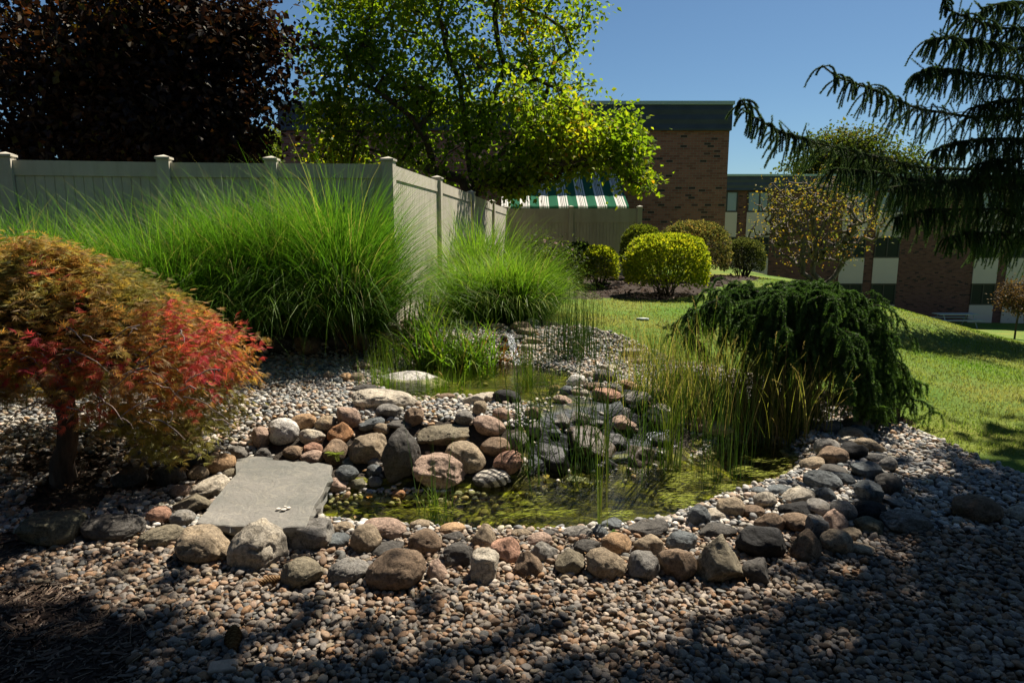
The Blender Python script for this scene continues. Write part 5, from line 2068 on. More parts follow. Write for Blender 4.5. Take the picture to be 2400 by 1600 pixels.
LIMBS = [(limb((1738, 236, 7.3), (1760, 270, 7.4), (1820, 305, 7.6), (1900, 332, 7.9), (2030, 362, 8.2), (2150, 392, 8.5), (2400, 402, 9), (2520, 395, 9.2)), .46, 1.2),
         (limb((1930, 156, 7.9), (1960, 180, 8), (2050, 212, 8.2), (2150, 255, 8.4), (2280, 275, 8.7), (2400, 268, 9), (2520, 255, 9.2)), .42, 1.0),
         (limb((2212, 2, 8.2), (2220, 22, 8.2), (2262, 40, 8.4), (2330, 65, 8.8), (2420, 70, 9), (2530, 50, 9.3)), .34, 1.2),
         (limb((2172, 95, 8.0), (2215, 88, 8.2), (2270, 95, 8.5), (2340, 112, 8.8), (2430, 120, 9), (2530, 110, 9.3)), .42, 1.5),
         (limb((2150, 175, 8.0), (2180, 158, 8.2), (2270, 172, 8.6), (2400, 190, 9), (2530, 180, 9.3)), .45, 1.5),
         (limb((2192, 352, 8.1), (2230, 335, 8.3), (2300, 325, 8.6), (2400, 325, 9), (2530, 310, 9.3)), .42, 1.5),
         (limb((1960, 395, 7.4), (2040, 400, 7.7), (2130, 420, 8.1), (2250, 430, 8.6), (2400, 430, 9), (2530, 420, 9.3)), .62, 1.0),
         (limb((2080, 440, 7.6), (2150, 430, 7.9), (2250, 420, 8.5), (2400, 410, 9), (2530, 400, 9.3)), .55, .8),
         (limb((2100, 510, 7.9), (2180, 490, 8.2), (2280, 490, 8.6), (2400, 490, 9), (2530, 480, 9.3)), .5, 1.1),
         (limb((2215, 560, 8.1), (2270, 545, 8.4), (2340, 545, 8.7), (2430, 545, 9), (2530, 540, 9.3)), .42, 1.1),
         (limb((2290, 250, 8.5), (2340, 235, 8.7), (2430, 230, 9), (2530, 220, 9.3)), .45, 1.6),
         (limb((2290, 385, 8.3), (2350, 372, 8.7), (2450, 370, 9), (2530, 360, 9.3)), .45, 1.1),
         (limb((2300, 20, 8.6), (2345, 8, 8.8), (2430, 5, 9.1), (2530, -10, 9.3)), .35, 1.2)]
for i, (pts, hang, dens) in enumerate(LIMBS):
    pts = list(pts) + [np.array([sroot[0], sroot[1], pts[-1][2] + .15])]
    spruce_limb(pts, hang * SK * 1.15, 600 + i, dens * 1.5, .42, 42, .028, .0062, .046, .036)
# the rest of the crown, mostly outside the picture: whorls all round the trunk
rng = np.random.default_rng(62)
for i in range(230):
    h = 2.2 + 19.4 * (i / 230)
    a = i * 2.39996
    R = (2.1 * (1 - (h / 22.2) ** 3) + .25) * rng.uniform(.8, 1.1)
    tip = sroot + [R * math.cos(a), R * math.sin(a), h - .1 * R]
    k1 = (tip[0] / max(tip[1], .1))
    if k1 < .84 and h < 7:       # leave the pictured limbs alone
        R *= .45
        tip = sroot + [R * math.cos(a), R * math.sin(a), h - .1 * R]
    p0 = sroot + [0, 0, h]
    mid = (tip + p0) / 2 + [0, 0, -.16 * R]
    spruce_limb([tip + [0, 0, .12], tip * .7 + mid * .3, mid, p0], .8, 700 + i, 1.3, .55, 15, .085, .022, .13)
nee.build("needles", M_NEEDLE, t)
wood.build("trunk", M_BARK, t)

# weeping spruce by the lawn
rng = np.random.default_rng(63)
wroot = G(2088, 985)
wd = wroot[1]
t = thing("weeping_spruce", tuple(wroot), "low weeping spruce like a dark green curtain beside the lawn", 'tree')
wood, nee = MB(), MB()
tube(wood, [wroot + [0, 0, -.1], wroot + [0, 0, .3], P(2075, 850, wd), P(2040, 790, wd + .05), P(1985, 745, wd + .12), P(1900, 722, wd + .18), P(1800, 735, wd + .2), P(1720, 760, wd + .3)],
     [.07, .06, .055, .045, .035, .025, .018, .012], 10)
WCOL, WTIP = (.05, .105, .026), (.12, .22, .045)


def weep(pts, hang, seed, n_tw, count=60, back=.12, low=.27):
    rng = np.random.default_rng(seed)
    pts = np.array(pts)
    seg = np.r_[0, np.cumsum(np.linalg.norm(np.diff(pts, axis=0), axis=1))]
    s = np.linspace(0, seg[-1], max(5, int(seg[-1] / .035)))
    line = np.stack([np.interp(s, seg, pts[:, k]) for k in range(3)], 1)
    line = line + .012 * np.stack([vnoise(line * 6 + k * 9, seed + k) for k in range(3)], 1)
    fuzzy(nee, wood, line, .012, count, .025, .0062, WCOL, rng, .25, WTIP)
    for k in range(int(n_tw * .85)):
        i = rng.integers(0, len(s) - 1)
        tdir = norm(line[i + 1] - line[i])
        ln = hang * rng.uniform(.3, .98)
        o_ = rng.normal(0, 1, 3) * np.array([.10, .14, .02])
        q = np.linspace(0, 1, 12)[:, None]
        tw = line[i] + o_ * np.sqrt(q) + tdir * .12 * np.sqrt(q) + np.array([0, 0, .06]) * np.sin(q * 3.1) + np.array([0, 0, -1]) * ln * q ** 1.6
        tw = tw + .014 * np.stack([vnoise(tw * 8 + kk * 9, seed + kk + k) for kk in range(3)], 1)
        gzz = zf(tw[:, 0], tw[:, 1]) + low
        tw[:, 2] = np.maximum(tw[:, 2], gzz)
        fuzzy(nee, wood, tw, .004, int(count * .55), .024, .0055, WCOL, rng, .35, WTIP)
        for q2 in range(int(7 * rng.uniform(.5, 1.4))):      # short side sprays
            j = rng.integers(2, 11)
            dv = norm(rng.normal(0, 1, 3) * [1, 1, .3])
            qq = np.linspace(0, 1, 5)[:, None]
            l2 = rng.uniform(.05, .13)
            s2 = tw[j] + dv * l2 * .75 * np.sqrt(qq) + np.array([0, 0, -1]) * l2 * .9 * qq ** 1.6
            fuzzy(nee, wood, s2, .002, int(count * .55), .021, .005, WCOL, rng, .35, WTIP)


def Wp(u, v, dd=0.0):
    return P(u, v, wd + dd)


weep([Wp(1760, 700, .3), Wp(1700, 690, .35), Wp(1650, 715, .35), Wp(1622, 760, .35), Wp(1612, 810, .35)], .22, 1, 30)
weep([Wp(1800, 690, .2), Wp(1730, 668, .55), Wp(1690, 690, .6), Wp(1660, 740, .6)], .28, 2, 34)
weep([Wp(1880, 690, .1), Wp(1800, 692, .2), Wp(1740, 720, .2), Wp(1705, 790, .2)], .26, 3, 44)
weep([Wp(1920, 690, -.05), Wp(1850, 690, .05), Wp(1800, 730, .05), Wp(1770, 800, .05)], .30, 4, 56)
weep([Wp(1880, 680, .1), Wp(1830, 700, 0), Wp(1810, 760, -.1), Wp(1835, 830, -.15)], .30, 13, 46)
weep([Wp(1980, 700, 0), Wp(1920, 672, .15), Wp(1860, 672, .3), Wp(1800, 690, .4)], .32, 5, 50)
weep([Wp(2000, 700, 0), Wp(1950, 690, -.05), Wp(1910, 730, -.1), Wp(1895, 810, -.15)], .48, 6, 60)
weep([Wp(2020, 720, 0), Wp(1980, 730, -.12), Wp(1955, 780, -.2), Wp(1950, 850, -.25)], .36, 7, 60)
weep([Wp(1990, 700, .1), Wp(1950, 672, .3), Wp(1890, 668, .45), Wp(1820, 690, .55)], .40, 8, 50)
weep([Wp(1960, 690, .1), Wp(2000, 690, .05), Wp(2030, 730, 0), Wp(2050, 800, -.05)], .40, 9, 50)
weep([Wp(2020, 755, 0), Wp(2048, 800, -.05), Wp(2076, 850, -.05), Wp(2104, 900, -.05), Wp(2118, 940, -.05)], .20, 10, 34, low=.14)
weep([Wp(2040, 770, -.1), Wp(2040, 800, -.2), Wp(2050, 860, -.28), Wp(2062, 935, -.3)], .35, 11, 50, low=.12)
weep([Wp(2020, 740, .1), Wp(2010, 770, -.2), Wp(2000, 840, -.3), Wp(2010, 905, -.33)], .38, 12, 60)
weep([Wp(2020, 765, .1), Wp(2050, 780, .25), Wp(2070, 850, .3), Wp(2080, 920, .3)], .32, 14, 50)
weep([Wp(1950, 700, 0), Wp(1930, 720, .3), Wp(1930, 800, .45), Wp(1930, 860, .5)], .45, 15, 60)
weep([Wp(1860, 700, 0), Wp(1860, 720, .3), Wp(1860, 790, .4), Wp(1850, 830, .4)], .45, 16, 50)
nee.build("needles", M_NEEDLE, t)
wood.build("trunk", M_BARK, t)

# ------------------------------------------------------------------ grasses and rushes
def zg_(x, y):
    return float(zf(np.array([x]), np.array([y]))[0])


def maiden_grass(label, u, d, half, height, n, seed, cols, arch=(1.2, 2.1), w=.0088, outl=None):
    rng = np.random.default_rng(seed)
    x0 = (u - 1200) / FPX * d * 1.0
    z0 = zg_(x0, d)
    az = rng.uniform(0, 2 * math.pi, n)
    rad = np.sqrt(rng.uniform(0, 1, n)) * half * .42
    m_ = 7
    sub_c = rng.normal(0, 1, (m_, 2)) * half * np.array([.32, .09])
    si = rng.integers(0, m_, n)
    rad = rad * .62
    base = np.stack([x0 + sub_c[si, 0] + rad * np.cos(az + rng.normal(0, .4, n)), d + sub_c[si, 1] + rad * np.sin(az + rng.normal(0, .4, n)) * .8, np.full(n, z0 - .02)], 1)
    az = az + rng.normal(0, .35, n)
    k = rng.uniform(0, 1, n) ** 1.15
    th0 = rng.uniform(.02, .22, n) + .80 * k ** 1.4
    L = height * (1.0 + .18 * rng.uniform(-1, 1, n)) * (1 - .06 * k)
    bend = rng.uniform(arch[0] * .5, arch[1], n) * (.6 + .5 * k)
    L = L * rng.choice([.80, .92, .98, 1.02], n) * rng.choice([.9, .97, 1.03], m_)[si]
    pal = np.array([c[:3] for c in cols]); pw = np.array([c[3] for c in cols])
    col = pal[rng.choice(len(pal), n, p=pw / pw.sum())] * rng.uniform(.75, 1.25, (n, 1))
    mb = MB()
    blades(mb, base, az, L, th0, bend, w * rng.uniform(.6, 1.2, n), col * .8, 9, col * np.array([1.35, 1.2, 1.0]), 2.2, rng)
    o = mb.build("ornamental_grass", M_GRASS, loc=(x0, d, z0))
    return tag(o, label, 'ornamental grass', "tall ornamental grasses along the fence")


GR = [(.055, .14, .016, 2), (.085, .20, .02, 2.4), (.14, .26, .026, 1.4), (.30, .28, .12, .4)]
maiden_grass("largest bright green ornamental grass clump in front of the fence's corner post", 725, 6.95, .88, 1.70, 9200, 71, GR)
maiden_grass("mid sized ornamental grass clump left of the largest one, behind the maple", 505, 6.85, .85, 1.56, 5600, 72, GR)
maiden_grass("ornamental grass clump behind the maple's top under the second fence post", 300, 6.5, .95, 1.62, 5600, 73, GR)
maiden_grass("leftmost ornamental grass clump at the left picture edge", -10, 6.15, .9, 1.5, 4600, 74, GR)
maiden_grass("ornamental grass clump between the leftmost one and the second fence post", 140, 6.4, .85, 1.52, 4800, 77, GR)
GR2 = [(.09, .185, .018, 2), (.13, .24, .022, 2.4), (.20, .30, .04, 1.4), (.3, .28, .12, .25)]
maiden_grass("bright arching fountain grass beside the sunlit side of the fence", 1160, 8.0, 1.0, .95, 4200, 75, GR2, (1.6, 2.6), .011)
maiden_grass("taller grass clump behind the fountain grass against the leaf shadowed fence", 1130, 9.5, .55, 1.35, 1500, 76, GR2, (1.0, 1.8), .011)
maiden_grass("small fountain grass tuft left of the tall rushes at the lawn's corner", 1235, 8.5, .45, .8, 1200, 78, GR2, (1.5, 2.4), .010)


def rush_clump(name, label, cat, uv, spread, n, h, lean, bend, w, cols, seed, zoff=None, az0=None, azs=3.2, tip=None, seedheads=0, group=None, var=.35, dz=None):
    """slender stems from a patch of ground; spread (x, y) in metres, h in metres"""
    rng = np.random.default_rng(seed)
    g = G(*uv) if dz is None else P(uv[0], uv[1], dz)
    x = g[0] + rng.normal(0, spread[0], n)
    y = g[1] + rng.normal(0, spread[1], n)
    z = np.maximum(zf(x, y), g[2] - .12) - .01
    base = np.stack([x, y, z], 1)
    az = rng.uniform(0, 6.28, n) if az0 is None else az0 + rng.normal(0, azs, n)
    pal = np.array([c[:3] for c in cols]); pw = np.array([c[3] for c in cols])
    col = pal[rng.choice(len(pal), n, p=pw / pw.sum())] * rng.uniform(.75, 1.25, (n, 1))
    mb = MB()
    L = h * rng.uniform(1 - var, 1 + var * .6, n)
    ctr = blades(mb, base, az, L, np.abs(rng.normal(0, lean, n)), np.abs(rng.normal(0, bend, n)), w * rng.uniform(.7, 1.2, n), col, 7, col if tip is None else np.tile(tip, (n, 1)), 2.0, rng)
    o = mb.build(name, M_RUSH if name == 'rush_clump' else M_GRASS, loc=tuple(g))
    tag(o, label, cat, group)
    if seedheads:
        sel = rng.choice(n, seedheads, replace=False)
        for i in sel:
            mb = MB()
            p, q = ctr[i, -1], ctr[i, -2]
            dr = norm(p - q)
            m_ = 16
            pp = p[None] + dr[None] * np.linspace(-.05, .05, m_)[:, None]
            leaves(mb, pp, norm(dr[None] * 1.3 + rng.normal(0, .4, (m_, 3))), rdir(rng, m_), .016, np.tile(np.array([.30, .21, .11]) * rng.uniform(.7, 1.2), (m_, 1)), .2, .35)
            s_ = mb.build("seed_head", M_GRASS, None)
            s_.parent = o
            s_.matrix_parent_inverse = Matrix.Translation(-Vector(o.location))
    return o


RU = [(.035, .075, .018, 3), (.055, .11, .022, 2), (.09, .14, .03, 1)]
RB = [(.10, .17, .02, 2), (.15, .22, .03, 2), (.22, .24, .05, .8)]
RY = [(.12, .16, .02, 2), (.25, .23, .05, 2), (.38, .31, .12, 2), (.36, .24, .12, 1.1), (.05, .09, .02, 1.2)]
GP = "rush clumps around the ponds"
rush_clump("rush_clump", "dense upright dark rushes behind the upper pond", 'rushes', (1345, 838), (.14, .12), 190, .68, .10, .18, .006, RU, 81, group=GP)
rush_clump("rush_clump", "thin rushes left of the dense upright ones, at the upper pond's back", 'rushes', (1265, 850), (.10, .08), 60, .6, .1, .2, .006, RU, 82, group=GP)
rush_clump("rush_clump", "thin rush tuft standing in the upper pond near the black wet rock", 'rushes', (1232, 915), (.05, .05), 46, .46, .1, .15, .007, RB, 83, group=GP)
rush_clump("rush_clump", "leaning dark rushes at the boulder wall's right end in the lower pond", 'rushes', (1236, 1100), (.07, .06), 50, .78, .18, .4, .0075, RU, 84, group=GP)
rush_clump("rush_clump", "long fanning rushes in front of the broad wet slab", 'rushes', (1385, 1128), (.14, .06), 60, 1.15, .22, .5, .0075, RU, 85, group=GP)
rush_clump("rush_clump", "stout green rush tuft at the foot of the cascade", 'rushes', (1566, 1096), (.045, .04), 46, .66, .08, .2, .008, RB, 86, group=GP)
rush_clump("rush_clump", "tall dark rushes at the shore before the right bank boulders", 'rushes', (1680, 1165), (.13, .07), 80, .92, .10, .25, .0042, RU, 87, group=GP)
rush_clump("rush_clump", "tall dark rushes standing beyond the shore ones on the right", 'rushes', (1620, 1010), (.22, .1), 80, .74, .14, .3, .0042, RU, 88, group=GP)
rush_clump("rush_clump", "sparse long rushes bending over the middle of the lower pond", 'rushes', (1490, 1110), (.2, .05), 50, 1.0, .28, .75, .0065, RU, 89, group=GP)
rush_clump("rush_clump", "little rush tuft growing from the front boulder ring", 'rushes', (1022, 1226), (.05, .03), 44, .26, .25, .5, .006, RB, 90, group=GP)
rush_clump("rush_clump", "few tall thin rushes rising from the front ring's tuft", 'rushes', (1035, 1226), (.10, .02), 9, .56, .08, .12, .006, RU, 91, group=GP)
rush_clump("rush_clump", "two or three tall rushes before the little slate wedge", 'rushes', (1414, 1250), (.02, .01), 7, .62, .06, .1, .006, RB, 92, group=GP)
rush_clump("pond_grass", "fine green grass growing in water at the left end of the long white boulder", 'grass tuft', (895, 912), (.10, .05), 130, .27, .14, .5, .005, RB, 93)
rush_clump("pond_grass", "fine green grass growing in water at the right end of the long white boulder", 'grass tuft', (1020, 925), (.14, .05), 130, .22, .14, .5, .005, RB, 193)
rush_clump("pond_grass", "fine grass on the upper pond's left shore behind the long white boulder", 'grass tuft', (905, 862), (.12, .08), 160, .36, .14, .5, .006, RB, 94)
rush_clump("pond_grass", "short bright grass at the right side of the upper pond", 'grass tuft', (1250, 905), (.12, .05), 90, .16, .2, .6, .006, RB, 95)
GY = "yellowing grasses on the right shore"
rush_clump("reed_grass", "yellow green reed grass in front of the weeping spruce", 'reed grass', (1750, 1010), (.28, .09), 700, .66, .16, .45, .007, RY, 96, seedheads=26, group=GY)
rush_clump("reed_grass", "tan reed grass at the right end beside the bank boulders", 'reed grass', (1850, 1025), (.12, .08), 320, .56, .24, .6, .007, RY, 97, seedheads=14, group=GY)
rush_clump("reed_grass", "pale dry reed grass left of the weeping spruce, above the cascade", 'reed grass', (1590, 950), (.26, .16), 640, .42, .2, .6, .006, RY, 98, seedheads=8, group=GY)
rush_clump("reed_grass", "wispy dry grass along the lawn edge behind the red slab stone", 'reed grass', (1520, 850), (.17, .14), 300, .36, .24, .7, .005, RY, 99, group=GY)
rush_clump("reed_grass", "long green reed grass standing just before the weeping spruce", 'reed grass', (1790, 985), (.25, .08), 220, .72, .14, .35, .008, [(.06, .12, .015, 2), (.10, .17, .02, 2), (.2, .2, .05, .6)], 100, seedheads=10, group=GY)

# strappy daylily clump by the upper pond
rng = np.random.default_rng(101)
for (u, v, n, h, lab, sd) in ((1010, 862, 170, .60, "strappy bright green daylily clump behind the long white boulder", 1), (1100, 868, 200, .52, "arching daylily clump beside the little waterfall", 2), (985, 790, 90, .62, "daylily tuft in front of the upper wall's pale flagstones", 3)):
    o = rush_clump("daylily", lab, 'daylily', (u, v), (.11, .08), n, h, .48, 1.9, .017, [(.09, .17, .015, 2), (.13, .22, .02, 2), (.22, .26, .03, .7), (.25, .17, .06, .25)], 110 + sd, group="daylilies by the upper pond")
# reddish leaning stems
RD = [(.32, .20, .09, 1.5), (.34, .13, .09, 1), (.30, .28, .09, 1)]
rush_clump("seed_grass", "long reddish seed stems leaning left from the upper pond's shore", 'grass tuft', (842, 838), (.06, .04), 20, .95, .5, .5, .009, RD, 120, az0=math.pi, azs=.25, seedheads=12)
rush_clump("seed_grass", "dry brown leaves trailing into the water by the little waterfall", 'grass tuft', (1178, 850), (.05, .03), 26, .28, .8, .8, .012, [(.22, .06, .03, 2), (.3, .14, .05, 1)], 121, az0=-.6, azs=.4)

# ------------------------------------------------------------------ ground cover
def lawn_grass():
    rng = np.random.default_rng(131)
    xs, ys = [], []
    for n, y0, y1 in ((52000, 4.6, 8.5), (42000, 8.5, 14)):
        y = rng.uniform(y0, y1, n)
        x = rng.uniform(-.2, .8, n) * y
        xs.append(x); ys.append(y)
    x, y = np.concatenate(xs), np.concatenate(ys)
    k = (poly_sd(LAWN, x, y) < 0.02) & (poly_sd(MULCH_SHRUB, x, y) > 0) & (poly_sd(MULCH_SPRUCE, x, y) > 0.0)
    x, y = x[k], y[k]
    n = len(x)
    base = np.stack([x, y, zf(x, y) - .003], 1)
    dry = np.clip(.5 + .6 * fbm(base * 1.3, 5, 2) + .55 * sstep((3.0 - x) / 1.6), 0, 1)
    c1, c2 = np.array([.13, .22, .026]), np.array([.30, .26, .10])
    col = (c1 * (1 - dry[:, None]) + c2 * dry[:, None]) * rng.uniform(.85, 1.15, (n, 1))
    mb = MB()
    blades(mb, base, rng.uniform(0, 6.28, n), rng.uniform(.02, .042, n), rng.uniform(.1, .7, n), rng.uniform(0, .8, n), .005 * (1 + y / 9), col, 2, None, 1.4, rng)
    return tag(mb.build("lawn_grass", M_GRASS), "short mown grass blades, dry in the middle and greener on the right", 'grass', kind='stuff')


lawn_grass()


def chips():
    rng = np.random.default_rng(141)
    mb = MB()
    pts = []
    for poly, n in ((MULCH_FRONT, 9000), (MULCH_SPRUCE, 900), (MULCH_SHRUB, 2600)):
        lo, hi = poly.min(0), poly.max(0)
        lo, hi = np.maximum(lo, [-3.2, 1.7]), np.minimum(hi, [6, 18])
        x, y = rng.uniform(lo[0], hi[0], n * 2), rng.uniform(lo[1], hi[1], n * 2)
        k = poly_sd(poly, x, y) < .06
        pts.append(np.stack([x[k], y[k]], 1)[:n])
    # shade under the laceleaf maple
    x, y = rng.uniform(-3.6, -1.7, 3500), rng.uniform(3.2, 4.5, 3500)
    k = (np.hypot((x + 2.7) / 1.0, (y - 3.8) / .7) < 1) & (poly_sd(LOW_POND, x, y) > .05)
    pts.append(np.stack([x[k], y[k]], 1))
    p = np.concatenate(pts)
    n = len(p)
    far = p[:, 1] > 6
    c = np.stack([p[:, 0], p[:, 1], zf(p[:, 0], p[:, 1]) + rng.uniform(.0, .014, n)], 1)
    a = rng.uniform(0, 6.28, n)
    d_ = norm(np.stack([np.cos(a), np.sin(a), rng.normal(0, .25, n)], 1))
    L = rng.lognormal(0, .5, n) * .012 * np.where(far, 2.2, 1)
    pal = np.array([(.05, .034, .026), (.085, .055, .04), (.13, .095, .07), (.03, .022, .018), (.19, .15, .12)])
    col = pal[rng.choice(5, n, p=[.3, .28, .2, .14, .08])] * rng.uniform(.7, 1.3, (n, 1))
    frustums(mb, c - d_ * L[:, None], c + d_ * L[:, None], L * .22 + .001, L * .14 + .001, 4, col)
    # needles and twigs on top
    m_ = 900
    q = MULCH_FRONT
    x, y = rng.uniform(-2.6, .2, m_ * 3), rng.uniform(1.8, 3.3, m_ * 3)
    k = poly_sd(q, x, y) < .18
    x, y = x[k][:m_], y[k][:m_]
    a = rng.uniform(0, 6.28, len(x))
    c = np.stack([x, y, zf(x, y) + rng.uniform(.006, .024, len(x))], 1)
    L = rng.lognormal(0, .6, len(x)) * .022
    d_ = np.stack([np.cos(a), np.sin(a), rng.normal(0, .08, len(x))], 1)
    frustums(mb, c - d_ * L[:, None], c + d_ * L[:, None], .0013, .0008, 4, np.tile([.22, .16, .11], (len(x), 1)) * rng.uniform(.6, 1.2, (len(x), 1)))
    return tag(mb.build("bark_mulch", mat_leaf("bark_chip", 0.0, .06)), "dark bark chips with dry needles and twigs", 'mulch', kind='stuff')


chips()

# floating algae mats and white water
M_ALGAE = mat_leaf("algae", .4, .2)
rng = np.random.default_rng(151)
mb = MB()
for (u, v, rx, ry, z, n) in ((1560, 1165, 120, 16, Z_LOW, 900), (1480, 1190, 110, 12, Z_LOW, 600), (1640, 1130, 90, 14, Z_LOW, 500), (1200, 1165, 70, 14, Z_LOW, 420), (1250, 1195, 100, 10, Z_LOW, 420),
                            (1800, 1060, 80, 22, Z_LOW, 700), (1250, 885, 80, 14, Z_UP, 700), (1780, 1100, 70, 14, Z_LOW, 400), (1610, 1108, 60, 10, Z_LOW, 320), (1050, 1190, 150, 12, Z_LOW, 300), (900, 1180, 90, 12, Z_LOW, 240)):
    c = plane_pt(u, v, z)
    k = c[1] / ray(u, v)[1] / FPX
    sl = abs(ray(u, v)[2])
    n = int(n * .75)
    a, r = rng.uniform(0, 6.28, n), np.sqrt(rng.uniform(0, 1, n))
    x = c[0] + rx * k * r * np.cos(a)
    y = c[1] + ry * k / sl * r * np.sin(a) + .04 * np.sin(x * 9)
    keep = fbm(np.stack([x * 5, y * 9, 0 * x], 1), int(u)) > .1
    x, y = x[keep], y[keep]
    n = len(x)
    base = np.stack([x, y, np.full(n, z - .006) + rng.uniform(-.03, .004, n)], 1)
    az = rng.normal(.1, .35, n)
    col = np.array([.36, .40, .02]) * rng.uniform(.5, 1.35, (n, 1)) * np.array([1, 1, 1])
    d_ = np.stack([np.cos(az), np.sin(az), rng.normal(0, .05, n)], 1)
    leaves(mb, base, d_, np.tile([0, 0, 1.], (n, 1)), rng.uniform(.02, .075, n), col, .05, .10)
tag(mb.build("algae_mats", M_ALGAE), "yellow green threads of algae drifting just under the water surface", 'algae', kind='stuff')

m, nt, out = new_mat("white_water")
b = principled(nt, out, .12, .6)
b.inputs['Base Color'].default_value = (.62, .66, .70, 1)
tp = nd(nt, "ShaderNodeBsdfTransparent")
mx = nd(nt, "ShaderNodeMixShader")
tc = nd(nt, "ShaderNodeTexCoord")
n1 = noise(nt, 55, 4, .7, tc.outputs['Object'])
rr_ = ramp(nt, [(.42, (0, 0, 0)), (.62, (.9, .9, .9))])
nt.links.new(n1.outputs[0], rr_.inputs[0])
nt.links.new(rr_.outputs[0], mx.inputs[0])
nt.links.new(tp.outputs[0], mx.inputs[1])
nt.links.new(b.outputs[0], mx.inputs[2])
nt.links.new(mx.outputs[0], out.inputs[0])
bump(nt, n1.outputs[0], b, .02)
M_FOAM = m
mb = MB()


def rapids(pts, w, seed, amp=.014):
    """a bumpy ribbon of running water down a chain of points"""
    rng = np.random.default_rng(seed)
    pts = np.array(pts)
    seg = np.r_[0, np.cumsum(np.linalg.norm(np.diff(pts, axis=0), axis=1))]
    n = max(8, int(seg[-1] / .012))
    s = np.linspace(0, seg[-1], n)
    line = np.stack([np.interp(s, seg, pts[:, k]) for k in range(3)], 1)
    T = norm(np.gradient(line, axis=0))
    sd = norm(np.cross(T, [0, 0, 1]))
    m_ = max(5, int(w / .012))
    V = []
    for j in range(m_ + 1):
        f = j / m_ - .5
        V.append(line + sd * w * f)
    V = np.array(V).reshape(-1, 3)
    V = V + np.stack([0 * V[:, 0], 0 * V[:, 0], amp * fbm(V * 28, seed, 3) + .004], 1)
    i, j = np.meshgrid(np.arange(m_), np.arange(n - 1), indexing='ij')
    a = (i * n + j).ravel()
    mb.add(V, np.stack([a, a + 1, a + n + 1, a + n], 1))


rapids([P(1535, 1012, 4.95), P(1560, 1040, 4.85), P(1590, 1062, 4.78), P(1632, 1092, 4.70)], .20, 1)
rapids([P(1195, 782, 6.62), P(1200, 805, 6.52), P(1205, 830, 6.42), P(1215, 856, 6.33)], .07, 2)
rapids([P(1385, 968, 5.05), P(1378, 985, 5.0), P(1360, 1000, 4.93)], .12, 3, .008)
rapids([P(1330, 1118, 4.42), P(1360, 1124, 4.38), P(1390, 1130, 4.34)], .08, 4, .008)
tag(mb.build("white_water", M_FOAM, smooth=True), "white bubbling water running down the little cascades", 'water', kind='stuff')

# a few fallen leaves
M_DRY = mat_leaf("dry_leaf", .3, .1, (1, .9, .6))
rng = np.random.default_rng(161)
for i, (u, v, c, lab) in enumerate(((862, 1194, (.4, .2, .04), "orange leaf floating on the lower pond near the slab"), (1006, 968, (.36, .2, .07), "brown dry leaf lying on the wall stones behind the rough brown stone"),
                                    (838, 868, (.5, .22, .03), "orange leaf on the flat tan stone at the red stems' foot"), (1286, 1130, (.3, .24, .03), "yellow brown leaf floating beside the striped gneiss boulder"))):
    g = G(u, v)
    g[2] = max(g[2], Z_LOW + .004) + .012
    mb = MB()
    for q in range(5):
        a = q * .6 - 1.2 + rng.uniform(-.1, .1) + i
        leaves(mb, g[None], np.array([[math.cos(a), math.sin(a), .1]]), np.array([[0, 0, 1.]]), .045, np.array([c]), .3, .5)
    tag(mb.build("fallen_leaf", M_DRY), lab, 'leaf')

# unseen trees added behind the camera to keep the low sky off everything that faces the camera
rng = np.random.default_rng(171)
mb = MB()
for k in range(16):
    a = math.pi * (1.0 + (k + .5) / 16 * 1.0)          # the half circle behind the camera
    R = rng.uniform(8.5, 11)
    c = np.array([R * 1.25 * math.cos(a), R * math.sin(a) * .9 - .5, 0])
    c[2] = float(zf(c[:1], c[1:2])[0])
    H = rng.uniform(8, 11)
    tube(mb, [c + [0, 0, -.3], c + [0, 0, H * .5], c + [.2, 0, H * .85]], [.22, .16, .04], 8, (.05, .04, .03))
    n = 1500
    D = rdir(rng, n)
    Pn = c + np.array([0, 0, H * .55]) + D * np.array([2.6, 2.2, H * .48]) * (rng.uniform(.25, 1, n) ** .5 * (1 + .2 * fbm(D * 2.2, k, 2)))[:, None]
    leaves(mb, Pn, norm(D + rng.normal(0, .6, (n, 3)) + [0, 0, -.3]), rdir(rng, n), rng.uniform(.3, .55, n), np.array([.014, .022, .008]) * rng.uniform(.6, 1.3, (n, 1)), .3, .8)
tag(mb.build("added_woods", M_LEAF), "unseen leafy trees added behind the camera to block low sky", 'added_woods', kind='stuff')

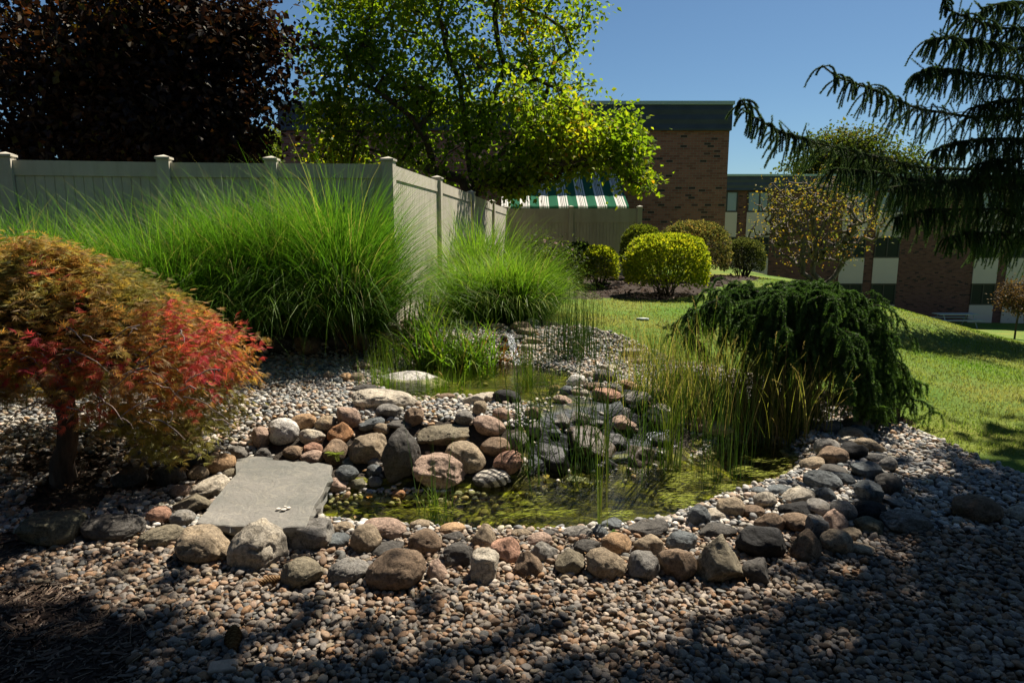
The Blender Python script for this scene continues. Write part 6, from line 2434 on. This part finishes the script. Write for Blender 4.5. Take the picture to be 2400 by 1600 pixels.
# the tall tree standing right of the picture, whose high boughs shade the foreground
sb = np.array([9.6, 5.6, float(zf(np.array([9.6]), np.array([5.6]))[0])])
HB = 9.2
sh = lambda x, y: (x + .643 * HB / 1.483, y + .766 * HB / 1.483)
sbl = []
for (x, y, r, w) in ((-2.8, 1.85, 1.0, 1.3), (-2.0, 1.55, .9, 1.2), (-1.4, 1.34, .9, 1.3), (-.5, 1.3, .9, 1.3), (.5, 1.3, .9, 1.3), (1.35, 1.5, .95, 1.3), (3.9, 2.4, 1.2, 1.2), (2.6, 1.2, 1.2, 1.2), (2.2, 2.2, 1.0, 1.3), (2.9, 3.1, 1.05, 1.4), (3.6, 3.7, .95, 1.2), (4.4, 4.3, .95, 1.0),
                     (3.2, 1.9, 1.2, 1.3), (4.4, 3.0, 1.2, 1.0), (5.2, 4.6, 1.0, .8)):
    X_, Y_ = sh(x, y)
    sbl.append((X_, Y_, HB, r, r, .55, w))
lm = [[sb, sb + [0, 0, 4], sb + [-.3, 0, 7.5], sb + [-.8, .6, 9]], [sb + [0, 0, 5], (7.5, 6.2, 8.2), (5.5, 6.4, 9.0), (3.2, 6.4, 9.3), (1.6, 6.8, 9.3)], [sb + [0, 0, 5.5], (8.6, 7.2, 8.5), (7.8, 8.4, 9.2)]]
make_tree("shade_tree", "tall leafy tree standing just right of the view, its boughs shading the foreground", sb, lm, sbl, 19, 620, 24000, .22,
          [(.05, .08, .014, 2), (.08, .11, .016, 2)], .5, .2, .008, shell=.05, droop=.3)

# dry needles, leaf flakes and twigs lying about on the gravel
rng = np.random.default_rng(181)
n = 2600
x, y = rng.uniform(-3.6, 3.6, n), rng.uniform(1.9, 6.6, n)
k = gravel_mask(x, y) & (poly_sd(LOW_POND, x, y) > .03) & (poly_sd(UP_POND, x, y) > .03) & not_in_rocks(x, y)
x, y = x[k], y[k]
n = len(x)
c = np.stack([x, y, zf(x, y) + rng.uniform(.018, .036, n)], 1)
a = rng.uniform(0, 6.28, n)
d_ = norm(np.stack([np.cos(a), np.sin(a), rng.normal(0, .2, n)], 1))
mb = MB()
tw = rng.uniform(0, 1, n) < .55
L = rng.lognormal(0, .5, n) * .022
pc = np.array([(.26, .18, .11), (.18, .12, .08), (.34, .27, .18), (.12, .08, .05)])
col = pc[rng.integers(0, 4, n)] * rng.uniform(.7, 1.2, (n, 1))
frustums(mb, (c - d_ * L[:, None])[tw], (c + d_ * L[:, None])[tw], .0014, .0009, 4, col[tw])
leaves(mb, c[~tw], d_[~tw], norm(rng.normal(0, .4, (n, 3)) + [0, 0, 1])[~tw], rng.uniform(.012, .032, n)[~tw], col[~tw] * np.array([1.1, .95, .7]), .5, .6)
tag(mb.build("leaf_litter", M_DRY), "dry leaf flakes, needles and twig bits scattered over the gravel", 'litter', kind='stuff')
